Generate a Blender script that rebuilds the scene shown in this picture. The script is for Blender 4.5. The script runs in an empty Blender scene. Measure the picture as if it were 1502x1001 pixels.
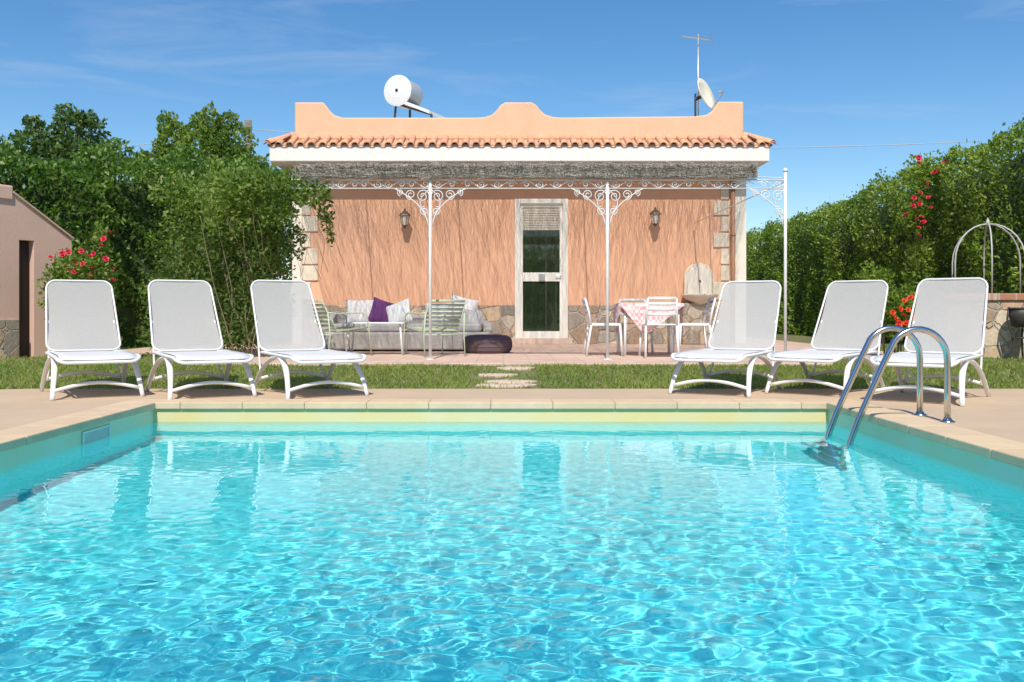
import bpy, bmesh, math, random
import numpy as np
from mathutils import Vector, Matrix
random.seed(7); rng = np.random.default_rng(7)
scn = bpy.context.scene
COL = scn.collection
PI = math.pi; R = math.radians
F, CX, HY, H = 1350.0, 738.0, 457.0, 0.75
def at(px, py, d):
    return Vector(((px-CX)/F*d, d, H-(py-HY)/F*d))
def X(px, d): return (px-CX)/F*d
def Z(py, d): return H-(py-HY)/F*d

# ------------------------------------------------------------------ helpers
class MB:
    def __init__(s): s.v=[]; s.f=[]; s.c=[]; s.col=(1,1,1)
    def add(s, vs, fs):
        n=len(s.v); s.v += [tuple(v) for v in vs]
        s.f += [tuple(i+n for i in f) for f in fs]; s.c += [s.col]*len(fs)
        return s
    def box(s, x0,x1,y0,y1,z0,z1, m=None):
        vs=[Vector((x,y,z)) for z in (z0,z1) for y in (y0,y1) for x in (x0,x1)]
        if m is not None: vs=[m@v for v in vs]
        return s.add(vs,[(0,2,3,1),(4,5,7,6),(0,1,5,4),(2,6,7,3),(0,4,6,2),(1,3,7,5)])
    def tube(s, pts, r, n=8, flat=(1,1), closed=False, up=(0,0,1)):
        pts=[Vector(p) for p in pts]; m=len(pts)
        rs = r if isinstance(r,(list,tuple)) else [r]*m
        vs=[]; prev=None
        for i,p in enumerate(pts):
            if closed: t=pts[(i+1)%m]-pts[i-1]
            else: t=pts[min(i+1,m-1)]-pts[max(i-1,0)]
            if t.length<1e-9: t=Vector((0,0,1))
            t.normalize()
            if prev is None:
                a=Vector(up); a=a-t*a.dot(t)
                if a.length<1e-3: a=Vector((1,0,0))-t*t.x
                if a.length<1e-3: a=Vector((0,1,0))-t*t.y
            else:
                a=prev-t*prev.dot(t)
            a.normalize(); prev=a; b=t.cross(a)
            for k in range(n):
                th=2*PI*k/n
                vs.append(p+a*math.cos(th)*rs[i]*flat[0]+b*math.sin(th)*rs[i]*flat[1])
        fs=[]
        for i in range(m if closed else m-1):
            j=(i+1)%m
            for k in range(n):
                k2=(k+1)%n
                fs.append((i*n+k,i*n+k2,j*n+k2,j*n+k))
        if not closed:
            fs.append(tuple(range(n-1,-1,-1))); fs.append(tuple((m-1)*n+k for k in range(n)))
        return s.add(vs,fs)
    def lathe(s, prof, n=20, m=None):
        vs=[]; 
        for r,z in prof:
            for k in range(n):
                th=2*PI*k/n; v=Vector((r*math.cos(th),r*math.sin(th),z))
                vs.append(m@v if m is not None else v)
        fs=[]
        for i in range(len(prof)-1):
            for k in range(n):
                k2=(k+1)%n; fs.append((i*n+k,i*n+k2,(i+1)*n+k2,(i+1)*n+k))
        if prof[0][0]>1e-4: fs.append(tuple(range(n-1,-1,-1)))
        if prof[-1][0]>1e-4: fs.append(tuple((len(prof)-1)*n+k for k in range(n)))
        return s.add(vs,fs)
    def prism(s, poly, a, b, axes='xz'):
        n=len(poly)
        def mk(p,w):
            if axes=='xz': return (p[0],w,p[1])
            if axes=='yz': return (w,p[0],p[1])
            return (p[0],p[1],w)
        vs=[mk(p,a) for p in poly]+[mk(p,b) for p in poly]
        fs=[tuple(range(n)),tuple(range(2*n-1,n-1,-1))]
        for i in range(n):
            j=(i+1)%n; fs.append((i,i+n,j+n,j))
        return s.add(vs,fs)
    def sheet(s, fn, nu, nv, off=None):
        vs=[Vector(fn(i/nu,j/nv)) for j in range(nv+1) for i in range(nu+1)]
        W=nu+1
        q=[(j*W+i,j*W+i+1,(j+1)*W+i+1,(j+1)*W+i) for j in range(nv) for i in range(nu)]
        if off is None: return s.add(vs,q)
        N=len(vs); o=Vector(off); vs2=vs+[v+o for v in vs]
        q2=q+[tuple(k+N for k in reversed(f)) for f in q]
        for i in range(nu):
            q2.append((i,i+N,i+1+N,i+1)); a=nv*W+i; q2.append((a,a+1,a+1+N,a+N))
        for j in range(nv):
            a=j*W; q2.append((a,a+W,a+W+N,a+N)); a=j*W+nu; q2.append((a,a+N,a+W+N,a+W))
        return s.add(vs2,q2)
    def build(s, name, mat, parent=None, smooth=False, bevel=0, world=False, recalc=True, seg=2):
        off=Vector((0,0,0))
        if world and parent is not None:
            p=parent
            while p: off+=p.location; p=p.parent
        me=bpy.data.meshes.new(name)
        vs=[(v[0]-off.x,v[1]-off.y,v[2]-off.z) for v in s.v] if world else s.v
        me.from_pydata(vs,[],s.f)
        if recalc:
            bm=bmesh.new(); bm.from_mesh(me); bmesh.ops.recalc_face_normals(bm,faces=bm.faces); bm.to_mesh(me); bm.free()
        if any(c!=(1,1,1) for c in s.c):
            at_=me.color_attributes.new('Col','FLOAT_COLOR','CORNER')
            arr=[]
            for p in me.polygons:
                c=s.c[p.index]
                arr += [c[0],c[1],c[2],1.0]*p.loop_total
            at_.data.foreach_set('color',arr)
        if smooth:
            me.polygons.foreach_set('use_smooth',[True]*len(me.polygons))
        me.materials.append(mat)
        o=bpy.data.objects.new(name,me); COL.objects.link(o)
        if parent: o.parent=parent
        if bevel:
            b=o.modifiers.new('bevel','BEVEL'); b.width=bevel; b.segments=seg; b.limit_method='ANGLE'; b.angle_limit=R(40)
        return o

def np_mesh(name, V, Q, mat, parent=None, cols=None, off=(0,0,0), smooth=False):
    k=Q.shape[1]
    me=bpy.data.meshes.new(name)
    V=(V-np.array(off)).astype(np.float32)
    me.vertices.add(len(V)); me.vertices.foreach_set('co',V.ravel())
    me.loops.add(Q.size); me.loops.foreach_set('vertex_index',Q.astype(np.int32).ravel())
    me.polygons.add(len(Q)); me.polygons.foreach_set('loop_start',np.arange(0,Q.size,k,dtype=np.int32))
    me.polygons.foreach_set('loop_total',np.full(len(Q),k,dtype=np.int32))
    if smooth: me.polygons.foreach_set('use_smooth',np.ones(len(Q),dtype=bool))
    me.update(calc_edges=True)
    if cols is not None:
        a=me.color_attributes.new('Col','FLOAT_COLOR','CORNER')
        c=np.ones((len(Q),k,4),dtype=np.float32); c[:,:,:3]=cols[:,None,:]
        a.data.foreach_set('color',c.ravel())
    me.materials.append(mat)
    o=bpy.data.objects.new(name,me); COL.objects.link(o)
    if parent: o.parent=parent
    return o

def tag(o, label=None, cat=None, group=None, kind=None):
    if label: o['label']=label
    if cat: o['category']=cat
    if group: o['group']=group
    if kind: o['kind']=kind
    return o
def thing(name, label, cat, loc=(0,0,0), rz=0, group=None):
    o=bpy.data.objects.new(name,None); COL.objects.link(o); o.empty_display_size=.2
    o.location=loc; o.rotation_euler=(0,0,rz)
    return tag(o,label,cat,group)
def kids(o): return [c for c in bpy.data.objects if c.parent==o]
def dup(root, loc, rz, label, group=None):
    def rec(o,par):
        c=o.copy(); COL.objects.link(c)
        c.parent=par
        for ch in kids(o):
            if ch is not c: rec(ch,c)
        return c
    r=rec(root,None); r.location=loc; r.rotation_euler=(0,0,rz); r['label']=label
    if group: r['group']=group
    return r

# ------------------------------------------------------------------ materials
def mat(name, col, rough=.6, var=.12, scale=4, bump=0, bscale=80, metal=0, attr=False, spec=.5, col2=None, stretch=None, stain=None, thru=0):
    m=bpy.data.materials.new(name); m.use_nodes=True; nt=m.node_tree; N=nt.nodes; L=nt.links
    b=N['Principled BSDF']; b.inputs['Roughness'].default_value=rough; b.inputs['Metallic'].default_value=metal
    b.inputs['Specular IOR Level'].default_value=spec
    tc=N.new('ShaderNodeTexCoord'); vec=tc.outputs['Object']
    if stretch:
        mp=N.new('ShaderNodeMapping'); mp.inputs['Scale'].default_value=stretch; L.new(vec,mp.inputs['Vector']); vec=mp.outputs['Vector']
    nz=N.new('ShaderNodeTexNoise'); nz.inputs['Scale'].default_value=scale; nz.inputs['Detail'].default_value=8; nz.inputs['Roughness'].default_value=.62
    L.new(vec,nz.inputs['Vector'])
    rp=N.new('ShaderNodeValToRGB'); e=rp.color_ramp.elements
    c2=col2 or tuple(min(1,c*(1+var)) for c in col); c1=tuple(c*(1-var) for c in col)
    e[0].position=.3; e[0].color=(*c1,1); e[1].position=.7; e[1].color=(*c2,1)
    L.new(nz.outputs['Fac'],rp.inputs['Fac']); out=rp.outputs['Color']
    if stain:
        n3=N.new('ShaderNodeTexNoise'); n3.inputs['Scale'].default_value=stain[1]; n3.inputs['Detail'].default_value=10; n3.inputs['Roughness'].default_value=.7
        L.new(tc.outputs['Object'],n3.inputs['Vector'])
        r3=N.new('ShaderNodeValToRGB'); r3.color_ramp.elements[0].position=.52; r3.color_ramp.elements[1].position=.72
        r3.color_ramp.elements[0].color=(0,0,0,1); r3.color_ramp.elements[1].color=(stain[2],)*3+(1,)
        L.new(n3.outputs['Fac'],r3.inputs['Fac'])
        mx=N.new('ShaderNodeMixRGB'); L.new(r3.outputs['Color'],mx.inputs['Fac']); L.new(out,mx.inputs['Color1']); mx.inputs['Color2'].default_value=(*stain[0],1)
        out=mx.outputs['Color']
    if attr:
        a=N.new('ShaderNodeAttribute'); a.attribute_name='Col'
        mx=N.new('ShaderNodeMixRGB'); mx.blend_type='MULTIPLY'; mx.inputs['Fac'].default_value=1
        L.new(out,mx.inputs['Color1']); L.new(a.outputs['Color'],mx.inputs['Color2']); out=mx.outputs['Color']
    L.new(out,b.inputs['Base Color'])
    if bump:
        n2=N.new('ShaderNodeTexNoise'); n2.inputs['Scale'].default_value=bscale; n2.inputs['Detail'].default_value=5
        L.new(vec,n2.inputs['Vector'])
        bp=N.new('ShaderNodeBump'); bp.inputs['Strength'].default_value=bump; bp.inputs['Distance'].default_value=.01
        L.new(n2.outputs['Fac'],bp.inputs['Height']); L.new(bp.outputs['Normal'],b.inputs['Normal'])
    if thru:   # open weave: part of the light passes straight through
        tp=N.new('ShaderNodeBsdfTransparent'); ms=N.new('ShaderNodeMixShader'); ms.inputs['Fac'].default_value=thru
        L.new(b.outputs[0],ms.inputs[1]); L.new(tp.outputs[0],ms.inputs[2]); L.new(ms.outputs[0],N['Material Output'].inputs['Surface'])
    return m

def leaf_mat(name, trans=.3, rough=.45):
    m=bpy.data.materials.new(name); m.use_nodes=True; N=m.node_tree.nodes; L=m.node_tree.links
    b=N['Principled BSDF']; b.inputs['Roughness'].default_value=rough; b.inputs['Specular IOR Level'].default_value=.35
    a=N.new('ShaderNodeAttribute'); a.attribute_name='Col'
    L.new(a.outputs['Color'],b.inputs['Base Color'])
    t=N.new('ShaderNodeBsdfTranslucent')
    g=N.new('ShaderNodeMixRGB'); g.blend_type='MULTIPLY'; g.inputs['Fac'].default_value=1; g.inputs['Color2'].default_value=(1.4,1.6,.5,1)
    L.new(a.outputs['Color'],g.inputs['Color1']); L.new(g.outputs['Color'],t.inputs['Color'])
    mx=N.new('ShaderNodeMixShader'); mx.inputs['Fac'].default_value=trans
    L.new(b.outputs[0],mx.inputs[1]); L.new(t.outputs[0],mx.inputs[2]); L.new(mx.outputs[0],N['Material Output'].inputs['Surface'])
    return m

def stone_mat(name, scale=3.2):
    m=bpy.data.materials.new(name); m.use_nodes=True; N=m.node_tree.nodes; L=m.node_tree.links
    b=N['Principled BSDF']; b.inputs['Roughness'].default_value=.85
    tc=N.new('ShaderNodeTexCoord')
    nz=N.new('ShaderNodeTexNoise'); nz.inputs['Scale'].default_value=3.0; nz.inputs['Detail'].default_value=3
    L.new(tc.outputs['Object'],nz.inputs['Vector'])
    mixv=N.new('ShaderNodeMixRGB'); mixv.blend_type='LINEAR_LIGHT'; mixv.inputs['Fac'].default_value=.09
    L.new(tc.outputs['Object'],mixv.inputs['Color1']); L.new(nz.outputs['Color'],mixv.inputs['Color2'])
    v1=N.new('ShaderNodeTexVoronoi'); v1.inputs['Scale'].default_value=scale; v1.inputs['Randomness'].default_value=.95
    v2=N.new('ShaderNodeTexVoronoi'); v2.feature='DISTANCE_TO_EDGE'; v2.inputs['Scale'].default_value=scale; v2.inputs['Randomness'].default_value=.95
    for v in (v1,v2): L.new(mixv.outputs['Color'],v.inputs['Vector'])
    sp=N.new('ShaderNodeSeparateColor'); L.new(v1.outputs['Color'],sp.inputs['Color'])
    rp=N.new('ShaderNodeValToRGB'); e=rp.color_ramp.elements
    cs=[(.0,(.36,.25,.17)),(.25,(.62,.46,.29)),(.5,(.28,.24,.20)),(.75,(.68,.57,.42)),(1,(.54,.34,.20))]
    e[0].position=0; e[0].color=(*cs[0][1],1); e[1].position=1; e[1].color=(*cs[-1][1],1)
    for p,c in cs[1:-1]:
        x=e.new(p); x.color=(*c,1)
    L.new(sp.outputs[0],rp.inputs['Fac'])
    n2=N.new('ShaderNodeTexNoise'); n2.inputs['Scale'].default_value=22; n2.inputs['Detail'].default_value=6; L.new(tc.outputs['Object'],n2.inputs['Vector'])
    mm=N.new('ShaderNodeMixRGB'); mm.blend_type='OVERLAY'; mm.inputs['Fac'].default_value=.5; L.new(rp.outputs['Color'],mm.inputs['Color1']); L.new(n2.outputs['Fac'],mm.inputs['Color2'])
    r2=N.new('ShaderNodeValToRGB'); r2.color_ramp.elements[0].position=.02; r2.color_ramp.elements[1].position=.05
    L.new(v2.outputs['Distance'],r2.inputs['Fac'])
    mo=N.new('ShaderNodeMixRGB'); mo.inputs['Color1'].default_value=(.50,.42,.34,1); L.new(r2.outputs['Color'],mo.inputs['Fac']); L.new(mm.outputs['Color'],mo.inputs['Color2'])
    L.new(mo.outputs['Color'],b.inputs['Base Color'])
    ad=N.new('ShaderNodeMath'); ad.operation='MULTIPLY_ADD'; ad.inputs[1].default_value=.25
    L.new(n2.outputs['Fac'],ad.inputs[0]); L.new(r2.outputs['Color'],ad.inputs[2])
    bp=N.new('ShaderNodeBump'); bp.inputs['Strength'].default_value=.9; bp.inputs['Distance'].default_value=.03
    L.new(ad.outputs[0],bp.inputs['Height']); L.new(bp.outputs['Normal'],b.inputs['Normal'])
    return m

def brick_mat(name, c1, c2, mortar, scale, bw=.5, rh=.25, mort=.02, offset=.5, rough=.8, bump=.4):
    m=bpy.data.materials.new(name); m.use_nodes=True; N=m.node_tree.nodes; L=m.node_tree.links
    b=N['Principled BSDF']; b.inputs['Roughness'].default_value=rough
    tc=N.new('ShaderNodeTexCoord')
    br=N.new('ShaderNodeTexBrick'); br.offset=offset
    br.inputs['Scale'].default_value=scale; br.inputs['Color1'].default_value=(*c1,1); br.inputs['Color2'].default_value=(*c2,1); br.inputs['Mortar'].default_value=(*mortar,1)
    br.inputs['Mortar Size'].default_value=mort; br.inputs['Brick Width'].default_value=bw; br.inputs['Row Height'].default_value=rh
    L.new(tc.outputs['Object'],br.inputs['Vector'])
    nz=N.new('ShaderNodeTexNoise'); nz.inputs['Scale'].default_value=3; nz.inputs['Detail'].default_value=8; L.new(tc.outputs['Object'],nz.inputs['Vector'])
    mx=N.new('ShaderNodeMixRGB'); mx.blend_type='OVERLAY'; mx.inputs['Fac'].default_value=.35; L.new(br.outputs['Color'],mx.inputs['Color1']); L.new(nz.outputs['Fac'],mx.inputs['Color2'])
    L.new(mx.outputs['Color'],b.inputs['Base Color'])
    bp=N.new('ShaderNodeBump'); bp.inputs['Strength'].default_value=bump; bp.inputs['Distance'].default_value=.006; bp.invert=True
    L.new(br.outputs['Fac'],bp.inputs['Height']); L.new(bp.outputs['Normal'],b.inputs['Normal'])
    return m

PEACH=mat('peach_plaster',(.82,.46,.285),.85,.05,1.3,.2,35,stain=((.86,.57,.40),.9,.35))
PEACH_TOP=mat('weathered_peach_plaster',(.78,.49,.31),.85,.07,1.6,.3,30,stain=((.62,.43,.31),2.6,.5))
WHITEWASH=mat('whitewash',(.82,.79,.73),.85,.05,3,.2,40,stain=((.55,.48,.40),3,.3))
CREAMWASH=mat('cream_render',(.80,.74,.62),.85,.08,3,.2,40)
TILE=mat('clay_tile',(.70,.37,.21),.85,.12,5,.4,60,attr=True,stain=((.46,.30,.20),4,.5))
QUOIN=mat('tufa_corner_stone',(.74,.65,.51),.9,.13,8,.6,50)
STONE=stone_mat('rubble_stone',3.2)
STONE_SMALL=stone_mat('small_rubble_stone',4.2)
PINK=mat('dusty_pink_plaster',(.72,.48,.37),.9,.07,1.5,.3,35,stain=((.60,.40,.31),1.5,.4))
CREAM=mat('cream_painted_metal',(.86,.83,.75),.45,.03,5)
SHUT=mat('shutter_slats',(.62,.56,.47),.6,.05,6)
GLASS=mat('reflection_tinted_glass',(.026,.042,.020),.03,.3,5,spec=1.0)  # dark green base stands in for reflected greenery and the dim room behind
IRON=mat('white_painted_iron',(.80,.79,.76),.5,.08,20)
GREYIRON=mat('grey_painted_iron',(.50,.50,.48),.5,.1,20)
DARKIRON=mat('dark_iron',(.05,.045,.04),.55,.2,20)
BRONZE=mat('aged_bronze',(.16,.12,.08),.5,.2,20,metal=.4)
LAMPGLASS=mat('frosted_lamp_glass',(.72,.68,.58),.25,.05,10)
PIPE=mat('brown_drain_pipe',(.42,.23,.14),.5,.1,6)
REED=mat('dry_brushwood',(.56,.525,.48),.9,.2,7,attr=True)
DECK=mat('sand_concrete',(.56,.415,.28),.9,.07,1.6,.25,120,stain=((.45,.325,.215),1.1,.35))
COPE=mat('sandstone_coping',(.68,.51,.33),.8,.09,5,.3,90,attr=True)
TERR=brick_mat('terracotta_paving',(.62,.43,.33),(.68,.48,.37),(.52,.41,.33),1,.33,.33,.012,0,.75,.3)
LAWN=mat('lawn_soil',(.13,.17,.045),.95,.35,2.5,.5,40,col2=(.23,.21,.09))
PATHSTONE=mat('pink_flagstone',(.64,.49,.39),.9,.15,6,.4,40)
WHITEPL=mat('white_resin',(.80,.79,.77),.4,.03,8)
MESH=mat('grey_mesh_fabric',(.47,.455,.43),.85,.06,60,.3,300,thru=.13)
SEATMESH=mat('white_mesh_fabric',(.68,.67,.65),.75,.05,60,.3,300)
STEEL=mat('polished_steel',(.62,.61,.59),.18,.04,12,metal=1)
SAGE=mat('sage_green_metal',(.50,.57,.40),.5,.05,10)
RATTAN=mat('grey_woven_rattan',(.52,.48,.44),.8,.14,6,.8,60,stretch=(1,1,6))
GREYCLOTH=mat('grey_upholstery',(.48,.455,.43),.95,.06,9,.3,200)
LIGHTCLOTH=mat('pale_linen',(.76,.72,.70),.95,.06,9,.3,200)
WHITECLOTH=mat('white_cotton',(.84,.82,.80),.95,.05,9,.3,200)
PURPLE=mat('purple_cotton',(.13,.035,.15),.9,.15,9,.3,200)
POUF=mat('dark_woven_cord',(.15,.105,.11),.95,.10,20,.5,80,spec=.15)
BARK=mat('bark',(.13,.10,.07),.95,.35,8,.8,30,stretch=(1,1,.3))
TWIG=mat('dry_vine_stem',(.22,.17,.10),.9,.3,8)
CORE=mat('painted_shade_core',(.036,.065,.018),1,.4,4)  # near-black green paints the shade inside the hedges
POLEWOOD=mat('weathered_pole_wood',(.22,.18,.15),.9,.25,6,.4,30,stretch=(4,4,.4))
HEATWHITE=mat('white_enamel',(.80,.80,.80),.35,.03,4)
SKIM=mat('aqua_grey_plastic',(.62,.74,.68),.45,.05,4)
ALU=mat('dull_aluminium',(.60,.60,.60),.4,.06,8,metal=.7)
TANKGREY=mat('light_grey_tank_skin',(.58,.59,.60),.4,.05,6,metal=.3)
DISH=mat('cream_dish_paint',(.86,.78,.62),.5,.05,4)
PANEL=mat('dark_solar_glass',(.02,.03,.06),.1,.1,4)
BRICK=brick_mat('red_brick',(.52,.25,.15),(.44,.20,.12),(.5,.42,.34),1,.22,.07,.01)
BLACK=mat('black_rubber',(.015,.015,.015),.6,.1,5)
LEAF=leaf_mat('glossy_leaf',.38,.4); LEAFSOFT=leaf_mat('soft_leaf',.42,.6)
PETAL=mat('red_petal',(.64,.03,.07),.6,.35,30); PETALO=mat('orange_petal',(.75,.06,.02),.6,.3,30)
GRASSM=leaf_mat('grass_blade',.4,.6)

def cloth_mat():
    m=bpy.data.materials.new('pink_white_cotton'); m.use_nodes=True; N=m.node_tree.nodes; L=m.node_tree.links
    b=N['Principled BSDF']; b.inputs['Roughness'].default_value=.95
    tc=N.new('ShaderNodeTexCoord'); mp=N.new('ShaderNodeMapping'); mp.inputs['Rotation'].default_value=(0,0,R(38)); L.new(tc.outputs['Object'],mp.inputs['Vector'])
    ch=N.new('ShaderNodeTexChecker'); ch.inputs['Scale'].default_value=22; L.new(mp.outputs['Vector'],ch.inputs['Vector'])
    ch.inputs['Color1'].default_value=(.84,.70,.68,1); ch.inputs['Color2'].default_value=(.76,.32,.32,1)
    v=N.new('ShaderNodeTexNoise'); v.inputs['Scale'].default_value=12; v.inputs['Detail'].default_value=3; L.new(tc.outputs['Object'],v.inputs['Vector'])
    r=N.new('ShaderNodeValToRGB'); r.color_ramp.elements[0].position=.45; r.color_ramp.elements[0].color=(.1,.1,.1,1); r.color_ramp.elements[1].position=.6; r.color_ramp.elements[1].color=(.8,.8,.8,1)
    L.new(v.outputs['Fac'],r.inputs['Fac']); mx=N.new('ShaderNodeMixRGB'); L.new(r.outputs['Color'],mx.inputs['Fac']); L.new(ch.outputs['Color'],mx.inputs['Color1']); mx.inputs['Color2'].default_value=(.84,.66,.64,1)
    L.new(mx.outputs['Color'],b.inputs['Base Color'])
    return m
CLOTH=cloth_mat()

def pool_mat():
    m=bpy.data.materials.new('pool_mosaic'); m.use_nodes=True; N=m.node_tree.nodes; L=m.node_tree.links
    b=N['Principled BSDF']; b.inputs['Roughness'].default_value=.5
    g=N.new('ShaderNodeNewGeometry'); sp=N.new('ShaderNodeSeparateXYZ'); L.new(g.outputs['Position'],sp.inputs[0])
    v=N.new('ShaderNodeTexVoronoi'); v.inputs['Scale'].default_value=26; v.inputs['Randomness'].default_value=.35; L.new(g.outputs['Position'],v.inputs['Vector'])
    s2=N.new('ShaderNodeSeparateColor'); L.new(v.outputs['Color'],s2.inputs['Color'])
    nf=N.new('ShaderNodeTexNoise'); nf.inputs['Scale'].default_value=9; nf.inputs['Detail'].default_value=5; L.new(g.outputs['Position'],nf.inputs['Vector'])
    av=N.new('ShaderNodeMath'); av.operation='MULTIPLY_ADD'; av.inputs[1].default_value=.5; L.new(s2.outputs[0],av.inputs[0])
    hf=N.new('ShaderNodeMath'); hf.operation='MULTIPLY'; hf.inputs[1].default_value=.5; L.new(nf.outputs['Fac'],hf.inputs[0]); L.new(hf.outputs[0],av.inputs[2])
    rp=N.new('ShaderNodeValToRGB'); e=rp.color_ramp.elements
    e[0].position=.22; e[1].position=.78
    e[0].color=(.085,.80,.86,1); e[1].color=(.24,.95,.97,1); L.new(av.outputs[0],rp.inputs['Fac'])
    nz=N.new('ShaderNodeTexNoise'); nz.inputs['Scale'].default_value=2.5; nz.inputs['Detail'].default_value=6; L.new(g.outputs['Position'],nz.inputs['Vector'])
    mr=N.new('ShaderNodeMapRange'); mr.inputs[1].default_value=-.40; mr.inputs[2].default_value=-.14; L.new(sp.outputs['Z'],mr.inputs[0])
    r2=N.new('ShaderNodeValToRGB'); r2.color_ramp.elements[0].position=.35; r2.color_ramp.elements[1].position=.65; r2.color_ramp.elements[0].color=(.74,.58,.26,1); r2.color_ramp.elements[1].color=(.72,.62,.36,1); L.new(nz.outputs['Fac'],r2.inputs['Fac'])
    r4=N.new('ShaderNodeValToRGB'); r4.color_ramp.elements[0].position=.35; r4.color_ramp.elements[1].position=.65; r4.color_ramp.elements[0].color=(.66,.70,.46,1); r4.color_ramp.elements[1].color=(.62,.74,.58,1); L.new(nz.outputs['Fac'],r4.inputs['Fac'])
    sn=N.new('ShaderNodeSeparateXYZ'); L.new(g.outputs['Normal'],sn.inputs[0]); ab=N.new('ShaderNodeMath'); ab.operation='ABSOLUTE'; L.new(sn.outputs['X'],ab.inputs[0])
    m1=N.new('ShaderNodeMixRGB'); L.new(ab.outputs[0],m1.inputs['Fac']); L.new(r2.outputs['Color'],m1.inputs['Color1']); L.new(r4.outputs['Color'],m1.inputs['Color2'])
    mx=N.new('ShaderNodeMixRGB'); L.new(mr.outputs[0],mx.inputs['Fac']); L.new(rp.outputs['Color'],mx.inputs['Color1']); L.new(m1.outputs['Color'],mx.inputs['Color2'])
    L.new(mx.outputs['Color'],b.inputs['Base Color'])
    return m
POOL=pool_mat()
def water_mat():
    m=bpy.data.materials.new('pool_water'); m.use_nodes=True; N=m.node_tree.nodes; L=m.node_tree.links
    g=N.new('ShaderNodeBsdfGlass'); g.inputs['IOR'].default_value=1.333; g.inputs['Roughness'].default_value=0; g.inputs['Color'].default_value=(.96,.995,1,1)
    L.new(g.outputs[0],N['Material Output'].inputs['Surface']); return m
WATER=water_mat()

# ------------------------------------------------------------------ camera, sky, sun
cam=bpy.data.cameras.new('camera'); co=bpy.data.objects.new('camera',cam); COL.objects.link(co)
co.location=(0,0,H); co.rotation_euler=(R(90),0,0); cam.sensor_width=36; cam.lens=36*F/1502
cam.shift_x=(751-CX)/1502; cam.shift_y=-(500.5-HY)/1502; cam.clip_end=2000; cam.clip_start=.05
scn.camera=co
EL,AZ=52,-5
w=bpy.data.worlds.new('World'); scn.world=w; w.use_nodes=True; N=w.node_tree.nodes; L=w.node_tree.links
bg=N['Background']; bg.inputs['Strength'].default_value=.14
sky=N.new('ShaderNodeTexSky'); sky.sky_type='NISHITA'; sky.sun_disc=False; sky.sun_elevation=R(EL); sky.sun_rotation=R(180-AZ); sky.air_density=1.0; sky.dust_density=.3; sky.ozone_density=2.5
tc=N.new('ShaderNodeTexCoord'); mp=N.new('ShaderNodeMapping'); mp.inputs['Scale'].default_value=(2.2,2.2,14); mp.inputs['Rotation'].default_value=(0,R(6),0)
L.new(tc.outputs['Generated'],mp.inputs['Vector'])
nz=N.new('ShaderNodeTexNoise'); nz.inputs['Scale'].default_value=1.6; nz.inputs['Detail'].default_value=9; nz.inputs['Roughness'].default_value=.6; nz.inputs['Distortion'].default_value=.6
L.new(mp.outputs['Vector'],nz.inputs['Vector'])
rp=N.new('ShaderNodeValToRGB'); rp.color_ramp.elements[0].position=.52; rp.color_ramp.elements[0].color=(0,0,0,1); rp.color_ramp.elements[1].position=.85; rp.color_ramp.elements[1].color=(.32,.32,.32,1)
L.new(nz.outputs['Fac'],rp.inputs['Fac'])
hs=N.new('ShaderNodeHueSaturation'); hs.inputs['Saturation'].default_value=1.30; L.new(sky.outputs['Color'],hs.inputs['Color'])
mx=N.new('ShaderNodeMixRGB'); L.new(rp.outputs['Color'],mx.inputs['Fac']); L.new(hs.outputs['Color'],mx.inputs['Color1']); mx.inputs['Color2'].default_value=(5,5.4,6,1)
L.new(mx.outputs['Color'],bg.inputs['Color'])
sl=bpy.data.lights.new('sun','SUN'); sl.energy=4.7; sl.angle=R(.55); sl.color=(1,.94,.84)
so=bpy.data.objects.new('sun',sl); COL.objects.link(so)
sp=Vector((math.sin(R(AZ))*math.cos(R(EL)),-math.cos(R(AZ))*math.cos(R(EL)),math.sin(R(EL))))
so.rotation_euler=(-sp).to_track_quat('-Z','Y').to_euler(); so.location=sp*40
scn.view_settings.view_transform='Standard'
try: sl.cycles.is_caustics_light=True
except Exception as e: print('caustic light',e)

# ------------------------------------------------------------------ ground, lawn, deck, pool
PX0,PX1,PY0,PY1=-2.85,2.65,.9,7.5; WZ=-.15; PB=-1.12
def lawn_z(y):
    t=min(1,max(0,(y-8.95)/2.05)); return -.012+.112*t*t*(3-2*t)
g=MB(); BIG=300
ys=[8.4,8.95]+[8.95+2.05*k/8 for k in range(1,9)]+[20,60,BIG]
for a,b in zip(ys[:-1],ys[1:]):
    za,zb=lawn_z(a),lawn_z(b); g.add([(-BIG,a,za),(BIG,a,za),(BIG,b,zb),(-BIG,b,zb)],[(0,1,2,3)])
z=-.012
for x0,x1,y0,y1 in ((-BIG,-3.4,-2.5,8.4),(3.2,BIG,-2.5,8.4),(-BIG,BIG,-BIG,-2.5)):
    g.add([(x0,y0,z),(x1,y0,z),(x1,y1,z),(x0,y1,z)],[(0,1,2,3)])
tag(g.build('ground',LAWN),'soil and short turf ground around the pool and house','ground',kind='structure')
d=MB()
d.box(-8.5,-3.13,-2.4,8.25,-.2,0); d.box(2.93,8.5,-2.4,8.25,-.2,0); d.box(-3.13,2.93,7.78,8.25,-.2,0); d.box(-3.13,2.93,-2.4,.62,-.2,0)
d.prism([(-8.5,8.25),(8.5,8.25),(6.2,8.45),(5.0,8.92),(-4.6,8.92),(-6.0,8.4)],-.2,0,'xy')
tag(d.build('pool_deck',DECK),'sand coloured concrete deck around the pool','pool deck',kind='structure')
cp=MB(); CW=.28; OV=.025
def stones(a,b,fn):
    n=max(1,round((b-a)/.5)); st=(b-a)/n
    for i in range(n):
        k=random.uniform(.95,1.04); cp.col=(k,k*random.uniform(.98,1.02),k*random.uniform(.95,1.02)); fn(a+i*st+.001,a+(i+1)*st-.001)
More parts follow.
